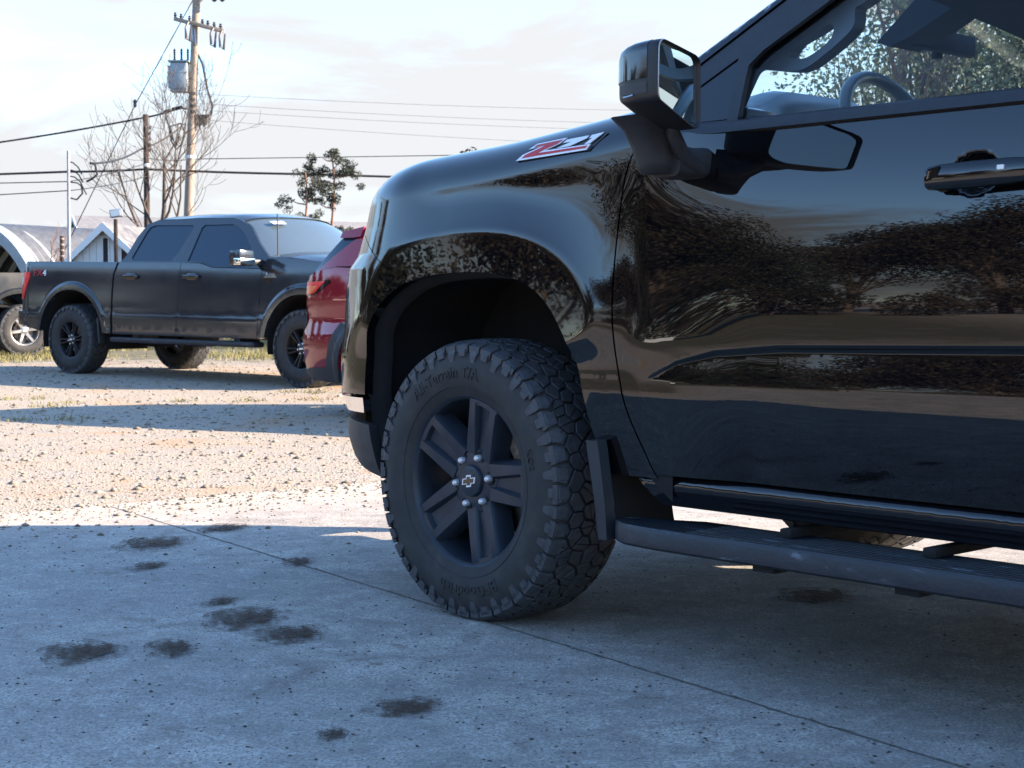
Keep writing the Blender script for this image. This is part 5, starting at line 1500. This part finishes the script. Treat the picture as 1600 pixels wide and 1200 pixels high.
# leafy trees seen through the cab glass
def leafy(seed, h, width, n, size, lm, base=.18, flat=.55):
    g = np.random.default_rng(seed)
    limbs, tips = skeleton(g, h * .62, h * .022, 3, .55, [12, 6, 4], upward=.9, first=base, kink=.4, ratio=.60)
    k = width / max(np.abs(np.array(tips)[:, :2]).max(), .1)
    kz = h / max(np.array(tips)[:, 2].max(), .1)
    limbs = [([p * np.array([k, k, kz]) for p in l[0]], l[1]) for l in limbs]; tips = [t * np.array([k, k, kz]) for t in tips]
    cl = [(*(t + g.normal(size=3) * .12 * width), g.uniform(.05, .13) * h) for t in tips if g.random() < .75]
    V, F = leaves(cl, n, size, g, flat)
    return limb_mesh("trunk", limbs, M['bark'], 6), fast_mesh("crown", V, F, lm)
LT = [leafy(41, 11, 3.6, 9000, .06, M['leaf_olive']), leafy(42, 10, 3.0, 12000, .06, M['leaf_olive'], .08), leafy(43, 12, 3.4, 11000, .065, M['leaf_olive'], .1)]
for k, (x, y, q, s, r_, lb) in enumerate([
    (8.1, 33, 0, .95, .3, "airy olive green tree seen through the black truck's windscreen, beside the grab handle"),
    (9.6, 31, 1, 1.0, 1.2, "dense yellow green tree seen through the cab below the interior mirror"),
    (11.6, 34, 1, 1.15, 2.4, "bushy green tree seen through the cab right of the interior mirror"),
    (13.6, 33, 2, 1.0, .8, "dark green tree seen at the right end of the cab glass"),
    (10.4, 40, 2, 1.0, 5.0, "tall dark tree behind the yellow green one, seen through the cab")]):
    add_tree("leafy_tree", lb, (x, y, 0), *LT[q], s, r_)
# tree belt west of the yard and an added unseen white wall (they show in the black paint)
WT = [leafy(61, 8.5, 3.6, 26000, .075, M['leaf_brown'], .12), leafy(62, 8.0, 3.4, 28000, .075, M['leaf_dark'], .05), leafy(63, 9.5, 4.0, 28000, .08, M['leaf_brown'], .1)]
g = np.random.default_rng(77)
for k in range(22):
    y = -34 + k * 3.6 + g.uniform(-.8, .8); x = -36 + g.uniform(-3, 3) - (6 if k % 3 == 0 else 0)
    add_tree("yard_tree", "dense brownish tree in the belt along the west side of the yard", (x, y, 0), *WT[k % 3], g.uniform(.8, 1.12), g.uniform(0, 6.28), group="trees along the west side of the yard")
bw = empty("reflection_wall", (-31, 3, 0)); tag(bw, "unseen low white wall added before the western trees to reflect in the black paint", "wall")  # invented wall, added only for its pale streak in the truck's paint
mb = MB(); mb.box((0, 5.5, .26), (.2, 11, .52)); mb.build("wall_body", M['white_wall'], bw, smooth=False)
mb = MB(); mb.box((0, 5.5, .56), (.3, 11.1, .08)); mb.build("coping", M['white_trim'], bw, smooth=False)
V, F = [], []
g = np.random.default_rng(78)
cl = [(-34 + g.uniform(-3, 2), yy + g.uniform(-1, 1), g.uniform(.5, 1.6), g.uniform(.8, 1.5)) for yy in np.arange(-40, 50, 1.6)]
V, F = leaves(cl, 50000, .085, g, .6)
tag(link(bpy.data.objects.new("undergrowth", fast_mesh("undergrowth", V, F, M['leaf_brown']))), "scrubby undergrowth along the foot of the western trees", kind='stuff')

# ------------------------------------------------------------------ loose stones, grass, mud
def pebbles(name, label, P, S, material, seed, z0=0.0):
    g = np.random.default_rng(seed); n = len(P)
    ico = np.array([(0, 0, 1), (.9, 0, .3), (.28, .85, .3), (-.73, .53, .3), (-.73, -.53, .3), (.28, -.85, .3), (0, 0, -.4)])
    fc = np.array([(0, 1, 2), (0, 2, 3), (0, 3, 4), (0, 4, 5), (0, 5, 1), (6, 2, 1), (6, 3, 2), (6, 4, 3), (6, 5, 4), (6, 1, 5)])
    V = ico[None] * g.uniform(.7, 1.3, (n, 7, 3)) * S[:, None, None] * np.array([1, 1, .62])
    a = g.uniform(0, 6.28, n); c, s = np.cos(a)[:, None], np.sin(a)[:, None]
    X = V[:, :, 0] * c - V[:, :, 1] * s; Y_ = V[:, :, 0] * s + V[:, :, 1] * c
    V = np.stack([X + P[:, 0:1], Y_ + P[:, 1:2], V[:, :, 2] + P[:, 2:3]], 2).reshape(-1, 3)
    F = (fc[None] + (np.arange(n) * 7)[:, None, None]).reshape(-1, 3)
    return tag(link(bpy.data.objects.new(name, fast_mesh(name, V, F, material))), label, kind='stuff')
def stonemat(name, cs):
    m = mat(name, cs[0], .9); t = NT(m); ge = t.n("ShaderNodeNewGeometry")
    t.color(t.ramp(ge.outputs['Random Per Island'], [(i / max(len(cs) - 1, 1), c) for i, c in enumerate(cs)])); return m
M['stones'] = stonemat("gravel_stones", [(.10, .084, .068), (.24, .20, .155), (.34, .285, .22), (.17, .14, .11), (.42, .36, .29)])
M['grit'] = stonemat("dark_grit", [(.035, .033, .034), (.12, .10, .085), (.06, .05, .045), (.24, .20, .17)])
g = np.random.default_rng(12)
def in_pad(x, y):
    dx, dy = x - PQ[0], y - PQ[1]
    v = dx * PV[0] + dy * PV[1]
    return v > -.02
n = 30000
Yr = 6.2 * (24 / 6.2) ** g.random(n); Xr = Yr * g.uniform(-.36, .10, n)
ok = ~in_pad(Xr, Yr); Xr, Yr = Xr[ok], Yr[ok]
S = g.lognormal(math.log(.0036), .75, len(Xr)).clip(.0022, .030) * (1 + .03 * (Yr - 6))
pebbles("gravel_stones", "loose pale stones scattered over the gravel lot", np.stack([Xr, Yr, ground_z(Xr, Yr)], 1), S, M['stones'], 13)
n = 9000
Yr = 2.4 * (8.2 / 2.4) ** g.random(n); Xr = Yr * g.uniform(-.36, .36, n)
ok = in_pad(Xr, Yr); Xr, Yr = Xr[ok], Yr[ok]
edge = -((Xr - PQ[0]) * PV[0] + (Yr - PQ[1]) * PV[1])
S = g.lognormal(math.log(.0017), .6, len(Xr)).clip(.0008, .0058)
pebbles("loose_grit", "dark grit and crumbs strewn over the concrete apron", np.stack([Xr, Yr, Xr * 0], 1), S, M['grit'], 14)
n = 6000  # spill of gravel along the edge of the apron
u = g.uniform(-4, 6, n); v = g.exponential(.32, n) - .08
P = PQ[None] + PU[None] * u[:, None] + PV[None] * v[:, None]
pebbles("edge_gravel", "stones and soil spilling over the edge of the concrete apron", np.stack([P[:, 0], P[:, 1], np.where(v > 0, 0, -.015)], 1), g.lognormal(math.log(.006), .5, n).clip(.003, .02), M['stones'], 15)

M['grass'] = stonemat("dry_grass", [(.16, .15, .05), (.24, .20, .07), (.12, .13, .04), (.32, .26, .12)])
g = np.random.default_rng(16)
n = 60000
Yr = g.uniform(18.5, 40, n); Xr = Yr * g.uniform(-.40, .06, n)
pn = np.sin(Xr * 1.3 + .5 * np.sin(Yr)) + np.sin(Yr * .9 + 1.7 * np.sin(Xr * .4)) + g.normal(0, .5, n)
ok = (pn + .35 * (Yr - 23.5) + .30 * (-8 - Xr) > .2); Xr, Yr = Xr[ok], Yr[ok]; n = len(Xr)
# a few tufts in the gravel
tx = g.uniform(-7.5, -1, 26); ty = g.uniform(12, 19, 26)
tx = np.repeat(tx, 45) + g.normal(0, .09, 26 * 45); ty = np.repeat(ty, 45) + g.normal(0, .12, 26 * 45)
Xr = np.concatenate([Xr, tx]); Yr = np.concatenate([Yr, ty]); n = len(Xr)
H = g.uniform(.03, .10, n); H[-len(tx):] *= .5
a = g.uniform(0, 6.28, n); w = .006
bx, by, bz = Xr, Yr, ground_z(Xr, Yr)
V = np.stack([np.stack([bx - np.cos(a) * w, by - np.sin(a) * w, bz], 1), np.stack([bx + np.cos(a) * w, by + np.sin(a) * w, bz], 1),
              np.stack([bx + g.normal(0, .03, n), by + g.normal(0, .03, n), bz + H], 1)], 1).reshape(-1, 3)
tag(link(bpy.data.objects.new("grass", fast_mesh("grass", V, np.arange(3 * n).reshape(-1, 3), M['grass']))), "short dry yellow green grass behind the parked pickups", kind='stuff')

m = mat("dried_mud", (.10, .075, .06), .95); t = NT(m)
f1 = t.noise(18, 6, .7, dist=.8)
t.color(t.ramp(f1, [(.3, (.040, .019, .010)), (.55, (.095, .052, .030)), (.8, (.19, .12, .078))])); t.bump(f1, .8, .012)
geo = t.n("ShaderNodeTexCoord")
ln = t.n("ShaderNodeVectorMath", operation='LENGTH'); t.l(geo.outputs['Object'], ln.inputs[0])
edge_n = t.math('ADD', ln.outputs['Value'], t.math('MULTIPLY', t.math('SUBTRACT', t.noise(3.0, 8, .8), .5), 3.8))
t.l(t.ramp(edge_n, [(.40, 1.0), (.95, .0)]), t.b.inputs['Alpha'])
M['mud'] = m
MUDS = [(-.753, 4.407, .135, .10, "largest dark dried mud patch, left of the truck's front wheel"), (-.60, 4.19, .12, .075, "faint brown mud smear beside the largest patch"),
        (-1.098, 3.973, .13, .085, "wide brown mud patch at the left side of the foreground"), (-.88, 4.02, .075, .07, "small dark mud patch between the two large ones"),
        (-1.334, 5.80, .16, .11, "long mud smear near the shadow's edge, left side"), (-1.146, 6.20, .11, .09, "small reddish mud patch just inside the shadow's edge"),
        (-.233, 3.419, .095, .055, "pale brown mud spot in front of the front tyre"), (-1.235, 5.29, .07, .06, "little mud spot behind the long smear's near side"),
        (-.87, 4.65, .055, .05, "tiny mud spot just beyond the largest patch"), (-.743, 5.39, .07, .06, "small mud spot by the slab joint"),
        (-.37, 3.198, .04, .03, "tiny reddish crumb of mud at the bottom of the picture"), (.93, 4.75, .15, .09, "dark mud patch under the running board")]
for x, y, a_, b_, lb in MUDS:
    gm = np.random.default_rng(int(abs(x * 1000)))
    nr, na = 7, 26; vs = [(0, 0, .5)]; 
    ph = gm.uniform(0, 6.28, 4)
    for i in range(1, nr + 1):
        for j in range(na):
            th = 2 * math.pi * j / na; rr = i / nr * (1 + .12 * math.sin(2 * th + ph[0]) + .10 * math.sin(3 * th + ph[1]) + .07 * math.sin(5 * th + ph[2]))
            vs.append((rr * math.cos(th), rr * math.sin(th), .5 * (1 - (i / nr) ** 2) + gm.uniform(0, .10) * (i < nr)))
    fs = [(0, 1 + j, 1 + (j + 1) % na) for j in range(na)]
    for i in range(nr - 1): fs += [(1 + i * na + j, 1 + (i + 1) * na + j, 1 + (i + 1) * na + (j + 1) % na, 1 + i * na + (j + 1) % na) for j in range(na)]
    o = mesh_obj("mud_patch", vs, fs, M['mud'], None, 180)
    o.location = (x, y, .0035); o.scale = (a_ * .95, b_ * 1.9, .008); o.rotation_euler = (0, 0, gm.uniform(-.4, .4))
    tag(o, lb, "mud")
